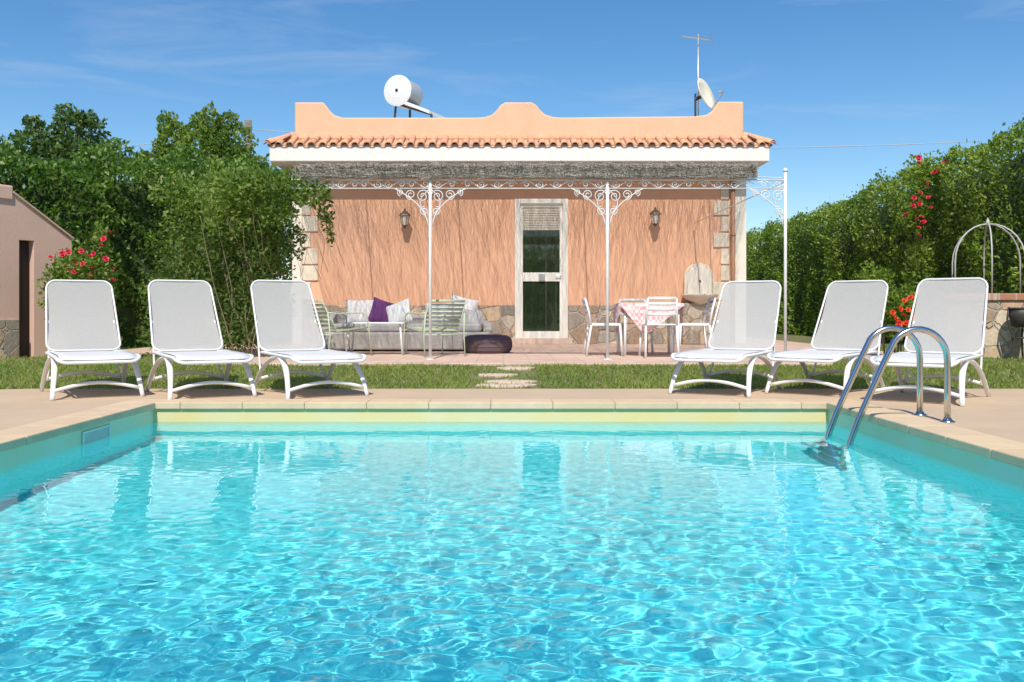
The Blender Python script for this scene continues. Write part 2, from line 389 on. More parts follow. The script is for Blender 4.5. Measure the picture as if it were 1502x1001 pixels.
stones(PX0-CW,PX1+CW,lambda a,b: cp.box(a,b,PY1-OV,PY1+CW,-.045,.01))
stones(PX0-CW,PX1+CW,lambda a,b: cp.box(a,b,PY0-CW,PY0+OV,-.045,.01))
stones(PY0+OV,PY1-OV,lambda a,b: cp.box(PX0-CW,PX0+OV,a,b,-.045,.01))
stones(PY0+OV,PY1-OV,lambda a,b: cp.box(PX1-OV,PX1+CW,a,b,-.045,.01))
tag(cp.build('pool_coping',COPE,bevel=.007),'pale sandstone coping blocks along the pool edge','pool coping',kind='structure')
pm=MB(); T=.25
pm.box(PX0-T,PX1+T,PY0-T,PY1+T,PB-T,PB); pm.box(PX0-T,PX0,PY0-T,PY1+T,PB,-.047); pm.box(PX1,PX1+T,PY0-T,PY1+T,PB,-.047)
pm.box(PX0,PX1,PY1,PY1+T,PB,-.047); pm.box(PX0,PX1,PY0-T,PY0,PB,-.047)
pool=tag(pm.build('pool_basin',POOL),'turquoise mosaic basin of the pool with stained water line','pool basin',kind='structure')
nx,ny=420,500
xs=np.linspace(PX0+.001,PX1-.001,nx); yy=np.linspace(PY0+.001,PY1-.001,ny); GX,GY=np.meshgrid(xs,yy)
hz=np.zeros_like(GX); wr=np.random.default_rng(3)
K=48
for i in range(K):
    lam=.048*(.24/.048)**(i/(K-1)); k=2*PI/lam; th=wr.uniform(0,2*PI); ph=wr.uniform(0,2*PI)
    wx=GX+.05*np.sin(2.1*GY+i)+.04*np.sin(3.3*GX-i*1.7); wy=GY+.06*np.sin(1.9*GX+2*i)
    hz+=(1/k)*np.sin(k*(wx*math.cos(th)+wy*math.sin(th))+ph)
dx=xs[1]-xs[0]
sx=np.gradient(hz,axis=1)/dx; rms=sx.std()
pat=1+.35*np.sin(1.3*GX+.7*GY+1)*np.sin(.9*GY-.6*GX)
tar=np.interp(GY,[1,2.5,3.5,4.5,5.5,7.5],[.032,.030,.021,.010,.0055,.0035])*pat
hz=hz*tar/rms
V=np.stack([GX,GY,WZ+hz],-1).reshape(-1,3)
idx=np.arange(nx*ny).reshape(ny,nx); Q=np.stack([idx[:-1,:-1],idx[:-1,1:],idx[1:,1:],idx[1:,:-1]],-1).reshape(-1,4)
water=tag(np_mesh('water',V,Q,WATER,smooth=True),'clear rippled turquoise water filling the pool','water',kind='structure')
try:
    water.cycles.is_caustics_caster=True; pool.cycles.is_caustics_receiver=True
except Exception as e: print('caustics',e)
tr=MB(); tr.box(-3.75,3.95,11.0,17.5,-.1,.13); tr.box(-6.2,-3.75,13.9,17.5,-.1,.125); tr.box(3.95,6.0,12.6,24,-.1,.122)
tag(tr.build('terrace',TERR,bevel=.008),'terracotta tiled terrace in front of the house','terrace',kind='structure')

# skimmer
t=thing('pool_skimmer','aqua grey rectangular skimmer inlet set in the left pool wall','pool skimmer',(PX0,6.44,-.12))
m=MB(); 
for a in ((-.22,.22,.040,.055),(-.22,.22,-.055,-.040),(-.22,-.20,-.040,.040),(.20,.22,-.040,.040)): m.box(.001,.012,a[0],a[1],a[2],a[3])
m.build('frame',SKIM,t,bevel=.004); m=MB(); m.box(.001,.005,-.199,.199,-.039,.039); m.build('flap',GREYIRON,t)

# ladder
t=thing('pool_ladder','polished steel pool ladder with two arched handrails at the right pool edge','pool ladder',(3.0,6.42,.0))
for yo in (-.205,.205):
    pts=[(0,yo,0.0),(0,yo,.2),(0,yo,.40)]
    for k in range(1,13):
        a=PI*k/13*.86; pts.append((-.20+.20*math.cos(a),yo,.42+.21*math.sin(a)))
    pts+= [(-.43,yo,.40),(-.60,yo,.02),(-.665,yo,-.16),(-.70,yo,-.35),(-.705,yo,-.7),(-.705,yo,-1.08)]
    m=MB(); m.tube(pts,.0215,14,up=(0,1,0)); m.build('handrail',STEEL,t,True)
    m=MB(); m.lathe([(.05,.001),(.05,.008),(.03,.018),(.024,.03)],18,Matrix.Translation((0,yo,.0))); m.build('base_flange',STEEL,t,True)
for zz in (-.4,-.65,-.9):
    m=MB(); m.box(-.78,-.69,-.19,.19,zz-.015,zz+.015); m.build('step',HEATWHITE,t,bevel=.006)

# stepping stones
for i,(px,py,sx_,sy_) in enumerate([(742,566,.30,.16),(752,560,.24,.14),(735,555,.26,.16),(748,549,.28,.17),(728,545,.22,.16),(757,541,.25,.2)]):
    dd=9.0
    for _ in range(30): dd=(H-lawn_z(dd))*F/(py-HY)
    c=(X(px,dd),dd)
    poly=[(c[0]+sx_*math.cos(a)*random.uniform(.8,1.1),c[1]+sy_*math.sin(a)*random.uniform(.8,1.1)) for a in [2*PI*k/9 for k in range(9)]]
    m=MB(); zz=lawn_z(dd); m.prism(poly,zz-.02,zz+.016,'xy')
    names=['nearest the pool deck','second from the pool deck','third from the pool deck','fourth from the pool deck','second from the terrace','nearest the terrace']
    tag(m.build('stepping_stone',PATHSTONE,bevel=.008),'pink flat stepping stone in the lawn, '+names[i],'stepping stone','stepping stones across the lawn')

# ------------------------------------------------------------------ foliage tools
def cn(P,s,seed=0):
    r=np.random.default_rng(seed+100); o=np.zeros(len(P))
    for i in range(7):
        k=r.normal(size=3)*s*(1+.35*i); o+=np.sin(P@k+r.uniform(0,6.28))/(1+.3*i)
    return o/2.6
def leaf_mesh(name,P,Nn,size,m,parent,off,pal,aspect=.5,wild=.9,seed=0):
    n=len(P); r=np.random.default_rng(seed)
    dv=Nn*.5+r.normal(size=(n,3))*wild*.6; dv[:,2]+=.15; dv/=np.linalg.norm(dv,axis=1)[:,None]+1e-9
    sd=np.cross(dv,r.normal(size=(n,3))); sd/=np.linalg.norm(sd,axis=1)[:,None]+1e-9
    Ls=size*r.uniform(.6,1.35,n)[:,None]; Ws=Ls*aspect*.5
    nn=np.cross(dv,sd)
    A=P-dv*Ls*.5; B=P+sd*Ws+nn*Ls*.06; Cc=P+dv*Ls*.5; D=P-sd*Ws+nn*Ls*.06
    V=np.stack([A,B,Cc,D],1).reshape(-1,3); Q=np.arange(4*n).reshape(n,4)
    mixv=np.clip(.5+.38*cn(P,2.2,seed)+r.normal(size=n)*.22,0,1)[:,None]
    c=np.array(pal[0])*(1-mixv)+np.array(pal[1])*mixv
    if len(pal)>2:
        k=r.random(n)<.08; c[k]=np.array(pal[2])
    c*=r.uniform(.75,1.25,n)[:,None]
    return np_mesh(name,V,Q,m,parent,c,off)
DK=((.062,.140,.026),(.19,.30,.060),(.30,.39,.10))
RT=((.105,.185,.026),(.275,.365,.062),(.39,.46,.10))
LT=((.100,.18,.034),(.235,.32,.070),(.34,.36,.12))
OL=((.075,.135,.032),(.175,.245,.060),(.27,.25,.11))

def hedge(name,label,cat,poly,hs,width,n,size,pal,seed,bumpy=.22,side=1,leafm=LEAF,zb=.05):
    P0=np.array(poly,float); seg=np.linalg.norm(np.diff(P0,axis=0),axis=1); cum=np.concatenate([[0],np.cumsum(seg)]); Lt=cum[-1]
    r=np.random.default_rng(seed)
    def frame(u):
        x=np.interp(u,cum,P0[:,0]); y=np.interp(u,cum,P0[:,1])
        e=.25; tx=np.interp(np.clip(u+e,0,Lt),cum,P0[:,0])-np.interp(np.clip(u-e,0,Lt),cum,P0[:,0]); ty=np.interp(np.clip(u+e,0,Lt),cum,P0[:,1])-np.interp(np.clip(u-e,0,Lt),cum,P0[:,1])
        ln=np.hypot(tx,ty)+1e-9; return x,y,-ty/ln*side,tx/ln*side
    u=r.uniform(0,Lt,n); hh=np.interp(u,cum,hs); x,y,nx_,ny_=frame(u)
    kind=r.random(n); a=.62; b=.86
    front=kind<a; top=(kind>=a)&(kind<b); back=kind>=b
    vz=r.uniform(0,1,n); s=np.where(front,0,np.where(back,width,r.uniform(0,width,n)))
    zz=np.where(top,hh,zb+vz*(hh-zb))
    P=np.stack([x-nx_*s,y-ny_*s,zz],1)
    Nn=np.where(top[:,None],np.array([0,0,1.]),np.where(front[:,None],np.stack([nx_,ny_,np.full(n,.25)],1),np.stack([-nx_,-ny_,np.full(n,.25)],1)))
    bump_=bumpy*cn(P,1.1,seed)+.5*bumpy*cn(P,2.9,seed+1)
    sh=np.clip((P[:,2]-(hh-.45))/.45,0,1); inw=np.where(front|back,-.28*sh**2,0)
    edge=np.minimum(s,width-s); inz=np.where(top,-.22*np.exp(-edge/.18),0)
    depth=-r.exponential(.10,n)+np.where(r.random(n)<.04,r.uniform(.05,.22,n),0)
    P=P+Nn*(bump_+depth+inw)[:,None]; P[:,2]+=inz
    P[:,2]=np.maximum(P[:,2],zb)
    base=(P0[0,0],P0[0,1],0)
    t=thing(name,label,cat,base)
    leaf_mesh('foliage',P,Nn,size,leafm,t,base,pal,seed=seed)
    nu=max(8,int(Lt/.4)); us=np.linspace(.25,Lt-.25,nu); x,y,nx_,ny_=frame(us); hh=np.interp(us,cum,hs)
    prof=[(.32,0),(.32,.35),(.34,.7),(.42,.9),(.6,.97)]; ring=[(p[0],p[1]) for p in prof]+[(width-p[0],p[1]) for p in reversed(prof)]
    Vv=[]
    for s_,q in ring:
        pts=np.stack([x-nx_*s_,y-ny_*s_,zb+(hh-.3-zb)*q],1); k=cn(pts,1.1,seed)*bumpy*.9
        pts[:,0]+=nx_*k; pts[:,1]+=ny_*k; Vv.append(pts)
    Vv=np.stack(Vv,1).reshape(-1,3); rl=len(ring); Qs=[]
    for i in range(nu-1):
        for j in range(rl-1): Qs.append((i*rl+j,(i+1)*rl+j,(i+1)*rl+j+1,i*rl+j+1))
    np_mesh('dark_core',Vv,np.array(Qs),CORE,t,None,base)  # added dark hull under the leaves, painted as inner shade to block see-through
    return t

def blob_points(blobs,n,seed,shell=.5):
    r=np.random.default_rng(seed); w_=np.array([b[1][0]*b[1][1]+b[1][0]*b[1][2] for b in blobs]); w_=w_/w_.sum()
    ch=r.choice(len(blobs),n,p=w_); C_=np.array([b[0] for b in blobs])[ch]; Rr=np.array([b[1] for b in blobs])[ch]
    dv=r.normal(size=(n,3)); dv/=np.linalg.norm(dv,axis=1)[:,None]
    rad=shell+(1-shell)*r.random(n)**.5
    rad*=1+.28*cn(dv*2.4+ch[:,None]*1.3,1.0,seed)
    return C_+dv*Rr*rad[:,None],dv
def tree(name,label,cat,base,trunk_h,blobs,n,size,pal,seed,leafm=LEAF,r0=.12,wild=1.0,group=None,shell=.45,aspect=.5):
    t=thing(name,label,cat,base,group=group); r=random.Random(seed)
    top=Vector((base[0],base[1],base[2]+trunk_h)); b=Vector(base)
    m=MB(); pts=[b-Vector((0,0,.05)),b.lerp(top,.35)+Vector((r.uniform(-.06,.06),r.uniform(-.06,.06),0)),b.lerp(top,.7)+Vector((r.uniform(-.08,.08),0,0)),top]
    m.tube(pts,[r0*1.25,r0,r0*.85,r0*.7],9); m.build('trunk',BARK,t,True,world=True)
    for c,rr in blobs:
        c=Vector(c); m=MB(); q=top+(c-top)*.45+Vector((r.uniform(-.1,.1),r.uniform(-.1,.1),.08)); m.tube([top-Vector((0,0,.08)),q,c+Vector((0,0,rr[2]*.5))],[r0*.55,r0*.35,r0*.12],6); m.build('limb',BARK,t,True,world=True)
    P,Nn=blob_points(blobs,n,seed,shell)
    leaf_mesh('crown',P,Nn,size,leafm,t,base,pal,wild=wild,seed=seed,aspect=aspect)
    return t

hedge('hedge','tall clipped evergreen hedge running along the right side of the garden','hedge',[(8.2,9.5),(8.0,14),(8.0,22),(7.9,31)],[3.85,3.8,3.5,3.3],1.6,78000,.080,RT,11,.21,1)
hedge('hedge','tall dense evergreen hedge on the left behind the roses and loungers','hedge',[(-10.5,12.6),(-8.4,14.0),(-6.6,15.2),(-5.4,17.5),(-4.6,20.5)],[3.1,3.2,3.4,3.6,3.8],1.6,46000,.10,DK,12,.36,-1)
hedge('hedge','dark boundary hedge behind the viewpoint at the near end of the pool','hedge',[(10,-9),(-10,-9)],[3.6,3.6],1.5,7000,.28,RT,13,.3,1)
tree('garden_tree','small dark crowned tree rising above the left hedge behind the pink outbuilding','tree',(-8.3,17.2,.1),2.6,[((-8.75,17.2,3.75),(.55,.6,.5)),((-8.0,17.3,4.05),(.5,.6,.5)),((-8.3,17.4,3.5),(.9,.8,.6)),((-9.7,17.3,3.6),(.7,.6,.45)),((-7.55,17.2,3.6),(.45,.5,.4)),((-8.15,17.2,4.42),(.22,.25,.2)),((-8.75,17.2,4.25),(.2,.2,.16)),((-7.75,17.2,4.35),(.16,.2,.18))],6000,.12,((.045,.095,.035),(.13,.20,.065),(.20,.27,.10)),21)
tree('garden_tree','bushy light green tree rising above the left hedge beside the utility pole','tree',(-6.6,20.5,.1),2.8,[((-6.7,20.5,4.2),(.8,.8,.75)),((-6.2,20.6,4.5),(.55,.6,.5)),((-7.3,20.4,4.4),(.5,.6,.55)),((-7.45,20.4,4.9),(.22,.25,.3)),((-6.6,20.5,4.95),(.35,.4,.35)),((-5.9,20.6,4.0),(.45,.6,.45)),((-7.7,20.5,3.9),(.6,.6,.5)),((-6.1,20.5,5.0),(.2,.2,.2))],9000,.11,LT,22,LEAFSOFT)

# climber over the pergola's left end
base=(-3.45,12.6,.1)
t=thing('climbing_plant','sprawling climbing plant with tangled stems over the left end of the pergola','climbing plant',base)
bl=[((-3.9,12.9,2.40),(.55,.5,.34)),((-3.35,12.3,2.40),(.5,.5,.30)),((-2.85,12.0,2.36),(.45,.45,.22)),((-2.5,11.9,2.26),(.30,.35,.20)),((-3.6,12.4,2.05),(.5,.45,.4)),((-4.4,13.2,2.0),(.5,.4,.5)),((-3.1,12.2,2.48),(.4,.4,.14)),((-2.95,12.0,2.05),(.3,.3,.22)),((-3.55,12.5,2.54),(.4,.4,.18)),((-4.6,13.2,2.45),(.4,.4,.28)),((-3.2,12.2,2.72),(.10,.15,.10)),((-4.0,12.8,2.8),(.12,.15,.12))]
P,Nn=blob_points(bl,9500,31,.3); leaf_mesh('foliage',P,Nn,.07,LEAFSOFT,t,base,LT,seed=31)
bl=[((-3.75,12.6,1.65),(.50,.4,.45)),((-3.2,12.5,1.5),(.36,.35,.45)),((-4.3,12.9,1.4),(.55,.4,.6)),((-2.85,12.4,1.70),(.20,.25,.32)),((-3.4,12.6,1.0),(.42,.35,.5)),((-4.1,12.8,.8),(.6,.4,.6)),((-3.1,12.7,.7),(.22,.3,.5)),((-3.6,12.7,.45),(.45,.35,.35)),((-4.7,13.1,.8),(.5,.35,.7)),((-2.3,12.0,2.0),(.12,.2,.22)),((-2.25,12.0,1.72),(.06,.1,.15))]
P,Nn=blob_points(bl,11500,32,.08); leaf_mesh('trailing_foliage',P,Nn,.065,LEAFSOFT,t,base,OL,seed=32,aspect=.5)
r=random.Random(5)
for k in range(12):
    a=Vector((-3.45+r.uniform(-.3,.3),12.45+r.uniform(-.1,.2),.1)); e=Vector((r.uniform(-4.3,-2.8),r.uniform(12.1,12.9),r.uniform(1.7,2.4)))
    mid=a.lerp(e,.5)+Vector((r.uniform(-.45,.45),r.uniform(-.3,.1),r.uniform(-.1,.3))); pts=[a*(1-s)**2+mid*2*s*(1-s)+e*s*s for s in [i/8 for i in range(9)]]
    pts=[p+Vector((r.uniform(-.03,.03),r.uniform(-.03,.03),0)) for p in pts]
    m=MB(); m.tube(pts,[.011-.0009*i for i in range(9)],5); m.build('stem',TWIG,t,True,world=True)
for k in range(10):
    a=Vector((r.uniform(-3.6,-2.4),r.uniform(11.75,11.95),r.uniform(1.9,2.3))); pts=[a+Vector((.06*s*r.uniform(.2,1.3)+.02*s,-.02*s,.07*s-.14*s*s*.5)) for s in range(5)]
    m=MB(); m.tube(pts,.0028,4); m.build('tendril',TWIG,t,True,world=True)

def bloom_mesh(m_):
    m=MB()
    for ring,(nr,rad,tilt,hz_) in enumerate([(3,.018,80,.02),(5,.035,55,.01),(6,.052,25,0)]):
        for k in range(nr):
            a=2*PI*k/nr+ring*.5; ca,sa=math.cos(a),math.sin(a); tl=R(tilt); l=rad
            def p(u,v):
                rr=.006+l*u*math.cos(tl); zz=hz_+l*u*math.sin(tl); wd=l*.75*math.sin(PI*min(1,u*.8+.12))*v
                return (ca*rr-sa*wd,sa*rr+ca*wd,zz)
            m.sheet((lambda i,j,p=p: p(j,(i-.5)*2*.6)),2,3)
    return m
def rose(name,label,cat,base,blobs,n,size,pal,flowers,pm,seed,stems=6):
    t=thing(name,label,cat,base); P,Nn=blob_points(blobs,n,seed,.25); leaf_mesh('foliage',P,Nn,size,LEAFSOFT,t,base,pal,seed=seed,aspect=.6)
    r=random.Random(seed); 
    for k in range(stems):
        c=Vector(blobs[k%len(blobs)][0]); b=Vector(base)+Vector((r.uniform(-.15,.15),r.uniform(-.1,.1),0)); m=MB(); m.tube([b,b.lerp(c,.5)+Vector((r.uniform(-.1,.1),0,.1)),c+Vector((r.uniform(-.1,.1),0,.1))],[.012,.008,.004],5); m.build('stem',BARK,t,True,world=True)
    o=None
    for (x,y,zz,s) in flowers:
        if o is None: o=bloom_mesh(pm).build('flower',pm,t,recalc=False); q=o
        else: q=o.copy(); COL.objects.link(q)
        q.location=(x-base[0],y-base[1],zz-base[2]); q.scale=(s,s,s); q.rotation_euler=(R(55)+r.uniform(-.9,.7),r.uniform(-.8,.8),r.uniform(-.6,.6))
    return t
dl=12.3
fl=[(100,370),(112,368),(128,376),(104,386),(122,388),(136,372),(140,360),(147,350),(153,340),(94,394),(150,380),(133,394),(160,412),(84,372),(154,394),(126,404),(160,458),(108,400),(75,378)]
rose('rose_bush','bushy rose with many red blooms beside the pink outbuilding','rose bush',(X(115,dl),dl,.1),
     [((X(105,dl),dl,1.3),(.33,.3,.28)),((X(85,dl),dl+.1,1.05),(.28,.3,.3)),((X(135,dl),dl,1.2),(.3,.3,.38)),((X(115,dl),dl,.75),(.4,.3,.4)),((X(148,dl),dl,1.65),(.12,.12,.28))],4200,.06,LT,
     [(X(a,dl-.25),dl-.20+random.uniform(-.08,.18),Z(b,dl-.25),random.uniform(.55,1.0)) for a,b in fl],PETAL,41)
dl=17.0
fl=[(1348,232),(1354,238),(1372,254),(1366,268),(1384,250),(1340,302),(1352,298),(1338,314),(1347,322),(1356,318),(1364,290),(1372,302),(1352,334),(1348,346),(1355,282),(1388,238),(1362,326),(1342,290)]
rose('climbing_rose','red climbing rose growing up the face of the right hedge','climbing rose',(X(1355,dl),dl+.2,.1),
     [((X(1350,dl),dl+.2,Z(305,dl)),(.3,.25,.5)),((X(1368,dl),dl+.2,Z(252,dl)),(.4,.25,.35)),((X(1360,dl),dl+.2,Z(400,dl)),(.35,.25,.7))],2600,.08,RT,
     [(X(a,dl-.3),dl-.15+random.uniform(-.15,.1),Z(b,dl-.3),random.uniform(.75,1.35)) for a,b in fl],PETAL,42,5)
dl=12.6
fl=[(1326,442),(1336,438),(1320,453),(1332,455),(1313,468),(1326,464),(1318,475),(1338,466),(1309,459),(1330,475)]
rose('rose_bush','low rose bush with orange red blooms beside the stone well','rose bush',(X(1318,dl),dl+.1,.1),
     [((X(1316,dl),dl+.1,.70),(.22,.3,.35)),((X(1330,dl),dl+.1,.75),(.2,.25,.4)),((X(1298,dl),dl+.3,1.05),(.25,.25,.40))],2600,.06,RT,
     [(X(a,dl-.3),dl-.30,Z(b,dl-.3),random.uniform(.7,1.1)) for a,b in fl],PETALO,43)

# palm far behind
pb=at(1098,488,38); pt=thing('palm_tree','small palm tree standing far behind the right corner of the house','palm tree',pb)
top=at(1098,345,38); m=MB(); m.tube([pb,pb.lerp(top,.5)+Vector((.05,0,0)),top],[.2,.16,.14],8); m.build('trunk',BARK,pt,True,world=True)
for k in range(16):
    a=2*PI*k/16+.2; l=random.uniform(.9,1.25); up=random.uniform(.2,.9); m=MB(); m.col=(.12,.18,.06)
    sp_=[top+Vector((math.cos(a)*l*s,math.sin(a)*l*s,up*s-1.0*s*s)) for s in [i/8 for i in range(9)]]
    sd=Vector((-math.sin(a),math.cos(a),0))
    for i in range(8):
        for sg in (-1,1):
            p=sp_[i]; q=sp_[i+1]; e=p+sd*sg*.22*(1-.6*i/8)+(q-p)*.8-Vector((0,0,.10)); m.add([p,q*.5+p*.5,e],[(0,1,2)])
    m.build('frond',LEAF,pt,world=True,recalc=False)

# grass blades
def grass(n,x0,x1,y0,y1,h,seed):
    r=np.random.default_rng(seed); x=r.uniform(x0,x1,n); y=r.uniform(y0,y1,n)
    edge=np.interp(np.abs(x),[0,4.8,6.1,8.5,20],[8.93,8.93,8.43,8.26,8.2]); keep=(y>edge)&~((x>-3.77)&(x<3.97)&(y>10.98))&~((x>-6.2)&(x<-3.7)&(y>13.85))&~((x>3.9)&(x<6.02)&(y>12.55))
    keep&=~((np.abs(x)<.38)&(r.random(n)<.65))
    x,y=x[keep],y[keep]; n=len(x); zt=np.clip((y-8.95)/2.05,0,1); zz=-.012+.112*zt*zt*(3-2*zt)
    P=np.stack([x,y,zz],1); cl=cn(P*np.array([1,1,0]),1.6,seed)
    hh=h*r.uniform(.5,1.4,n)*(1+.3*cl); a=r.uniform(0,2*PI,n); wv=.005+.004*r.random(n)
    lean=r.normal(size=(n,2))*.6
    A=P+np.stack([np.cos(a)*wv,np.sin(a)*wv,np.zeros(n)],1); B=P-np.stack([np.cos(a)*wv,np.sin(a)*wv,np.zeros(n)],1)
    Tp=P+np.stack([lean[:,0]*hh,lean[:,1]*hh,hh],1)
    return np.stack([A,B,Tp],1), np.clip(.5+.4*cl+r.normal(size=n)*.2,0,1), r.random(n)
gs=[grass(80000,-9,9,8.2,11.2,.034,51),grass(45000,-11,11,11.2,17,.042,52)]
V=np.concatenate([q[0].reshape(-1,3) for q in gs]); mixv=np.concatenate([q[1] for q in gs])[:,None]; rr=np.concatenate([q[2] for q in gs])
c=np.array((.15,.24,.04))*(1-mixv)+np.array((.31,.37,.085))*mixv; c[rr<.16]=(.42,.37,.16)
tag(np_mesh('grass',V,np.arange(len(V)).reshape(-1,3),GRASSM,None,c),'short green lawn grass between the deck and terrace','grass',kind='stuff')

# ------------------------------------------------------------------ house
D=17.5
hx0,hx1=X(431,D),X(1092,D); FL=.13
hs=thing('house','single storey peach house with curved parapet, clay tile eave and glazed door','house',(.3,D,FL))
dx0,dx1,dz0,dz1=X(755,D),X(833,D),.24,Z(292,D)
m=MB(); zt=3.52
m.box(hx0,dx0,D,D+.3,FL,zt); m.box(dx1,hx1,D,D+.3,FL,zt); m.box(dx0,dx1,D,D+.3,dz1,zt)
m.box(hx0,hx0+.3,D+.3,D+7,FL,zt); m.box(hx1-.3,hx1,D+.3,D+7,FL,zt); m.box(hx0+.3,hx1-.3,D+6.7,D+7,FL,zt)
m.build('wall',PEACH,hs,world=True)
ez0,ez1=3.52,3.80; SF=16.99
m=MB(); m.box(X(395,SF),X(1129,SF),SF,D+7.4,ez0,ez1); m.build('eave_slab',WHITEWASH,hs,bevel=.015,world=True)
m=MB(); m.box(hx0+.02,hx1-.02,D+.3,D+6.9,ez1,4.0); m.build('roof_deck',CREAMWASH,hs,world=True)
pr=[(432,205),(432,150),(474,150),(479,156),(484,163),(491,169),(502,172.5),(700,172.5),(712,171.5),(722,168),(729,161),(734,154),(741,150),(780,150),(787,154),(792,161),(800,168),(811,171.5),(824,172.5),(1020,170.5),(1036,168.5),(1045,163),(1050,156),(1054,149),(1091,149),(1091,205)]
m=MB(); m.prism([(X(a,D),Z(b,D)) for a,b in pr],D,D+.24,'xz'); m.build('parapet',PEACH_TOP,hs,bevel=.03,world=True,seg=3)
m=MB(); m.box(hx0+.01,hx0+.25,D+.24,D+6.8,ez1,Z(172,D)); m.box(hx1-.25,hx1-.01,D+.24,D+6.8,ez1,Z(172,D)); m.build('side_parapet',PEACH_TOP,hs,world=True)
m=MB()
def barrel(p,q,r0,r1,n=8,up=True,th=.014):
    p=Vector(p); q=Vector(q); t_=(q-p).normalized(); s_=t_.cross(Vector((0,0,1))).normalized(); u_=s_.cross(t_)
    if not up: u_=-u_
    vs=[]; 
    for c_,rad in ((p,r0),(q,r1)):
        for rd in (rad,rad-th):
            for k in range(n+1):
                a=PI*k/n; vs.append(c_+s_*math.cos(a)*rd+u_*math.sin(a)*rd*.85)
    w_=n+1; fs=[]
    for k in range(n):
        fs+=[(k,k+1,2*w_+k+1,2*w_+k),(w_+k,3*w_+k,3*w_+k+1,w_+k+1),(k,w_+k,w_+k+1,k+1),(2*w_+k,2*w_+k+1,3*w_+k+1,3*w_+k)]
    m.add(vs,fs)
def tc_():
    k=random.uniform(.88,1.12); m.col=(k,k*random.uniform(.93,1.08),k*random.uniform(.92,1.12))
tx0,tx1=X(392,16.95),X(1134,16.95); nt_=46; st=(tx1-tx0)/nt_
for i in range(nt_+1):
    x=tx0+st*i
    for (y0,z0,y1,z1) in ((17.26,3.955,16.95,3.815),(17.56,4.085,17.2,3.935)):
        if y0>17.5 and (x<hx0-.05 or x>hx1+.05): continue
        tc_(); j=random.uniform(-.008,.008); barrel((x+j,y0,z0+random.uniform(0,.008)),(x+j,y1+random.uniform(-.012,.012),z1),.056,.068)
        if i<nt_: tc_(); barrel((x+st/2,y0,z0-.022),(x+st/2,y1+.012,z1-.004),.062,.052,up=False)
for sgn,xe,xw in ((-1,tx0,hx0),(1,tx1,hx1)):
    for k in range(30):
        y=17.2+.225*k
        tc_(); barrel((xw-sgn*.02,y,4.03),(xe+sgn*.03,y,3.815),.058,.073)
        tc_(); barrel((xw,y+.11,4.0),(xe,y+.11,3.80),.066,.055,up=False)
    tc_(); barrel((xw,17.5,4.10),(xe,16.97,3.845),.070,.083)
m.build('tile_eave',TILE,hs,world=True,recalc=True)
TILEBED=mat('tile_bedding',(.58,.35,.23),.9,.15,5)
m=MB(); m.prism([(16.995,3.802),(17.498,3.802),(17.498,4.02),(16.995,3.83)],tx0+.05,tx1-.05,'yz'); m.build('eave_mortar',TILEBED,hs,world=True)
m=MB(); m.box(hx0-.025,hx0+.16,D-.04,D-.002,FL,ez0-.002); m.build('corner_pilaster',CREAMWASH,hs,bevel=.006,world=True)
m=MB(); m.box(hx1-.20,hx1+.025,D-.04,D-.002,FL,ez0-.002); m.build('corner_pilaster',CREAMWASH,hs,bevel=.006,world=True)
yq=[(272,293,1),(295,316,0),(318,340,1),(342,363,0),(365,388,1),(390,412,1),(414,440,0)]
for a,b,lg in yq:
    for left in (0,1):
        w0=.30 if (lg if left else 1-lg) else .16
        if left: x0=hx0+.163; x1=x0+w0
        else: x1=X(1070,D)-.01; x0=x1-w0
        m=MB(); m.box(x0,x1,D-.03,D-.001,Z(b,D),Z(a,D)); m.build('corner_stone',QUOIN,hs,bevel=.012,world=True)
zs=Z(448,D)
m=MB(); m.box(hx0+.163,dx0-.002,D-.045,D-.003,FL,zs); m.build('stone_plinth',STONE,hs,bevel=.01,world=True)
m=MB(); m.box(dx1+.002,X(1069,D),D-.045,D-.003,FL,zs); m.build('stone_plinth',STONE,hs,bevel=.01,world=True)
m=MB(); xp=X(1074,D); m.tube([(xp,D-.07,3.5),(xp,D-.07,1.25),(xp,D-.07,FL)],.04,12); 
for zz in (3.2,2.2,1.2,.4): m.tube([(xp,D-.07,zz-.02),(xp,D-.07,zz+.02)],.048,12)
m.build('drain_pipe',PIPE,hs,True,world=True)
m=MB(); m.box(X(707,D),X(717,D),D-.058,D-.046,Z(484,D),Z(474,D)); m.build('wall_socket',HEATWHITE,hs,bevel=.003,world=True)
m=MB(); m.box(dx0-.08,dx1+.08,D-.16,D+.28,FL,dz0); m.build('door_step',PATHSTONE,hs,bevel=.01,world=True)
fr=MB(); fw=.10; y0,y1=D-.02,D+.09
fr.box(dx0,dx0+fw,y0,y1,dz0,dz1); fr.box(dx1-fw,dx1,y0,y1,dz0,dz1); fr.box(dx0+fw,dx1-fw,y0,y1,dz1-.09,dz1)
door=fr.build('door',CREAM,hs,bevel=.006,world=True)
ix0,ix1=dx0+fw,dx1-fw; lf=MB(); sw=.055; yl0,yl1=D+.02,D+.07
zm0,zm1=Z(413,D),Z(400,D)
lf.box(ix0,ix0+sw,yl0,yl1,dz0,dz1-.09); lf.box(ix1-sw,ix1,yl0,yl1,dz0,dz1-.09); lf.box(ix0+sw,ix1-sw,yl0,yl1,dz0,dz0+.13); lf.box(ix0+sw,ix1-sw,yl0,yl1,zm0,zm1); lf.box(ix0+sw,ix1-sw,yl0,yl1,dz1-.15,dz1-.09)
lf.build('door_leaf',CREAM,door,bevel=.004,world=True)
a0,a1=ix0+sw,ix1-sw
gm=MB(); gm.box(a0,a1,D+.04,D+.05,dz0+.13,zm0); gm.build('glass_pane',GLASS,door,world=True)
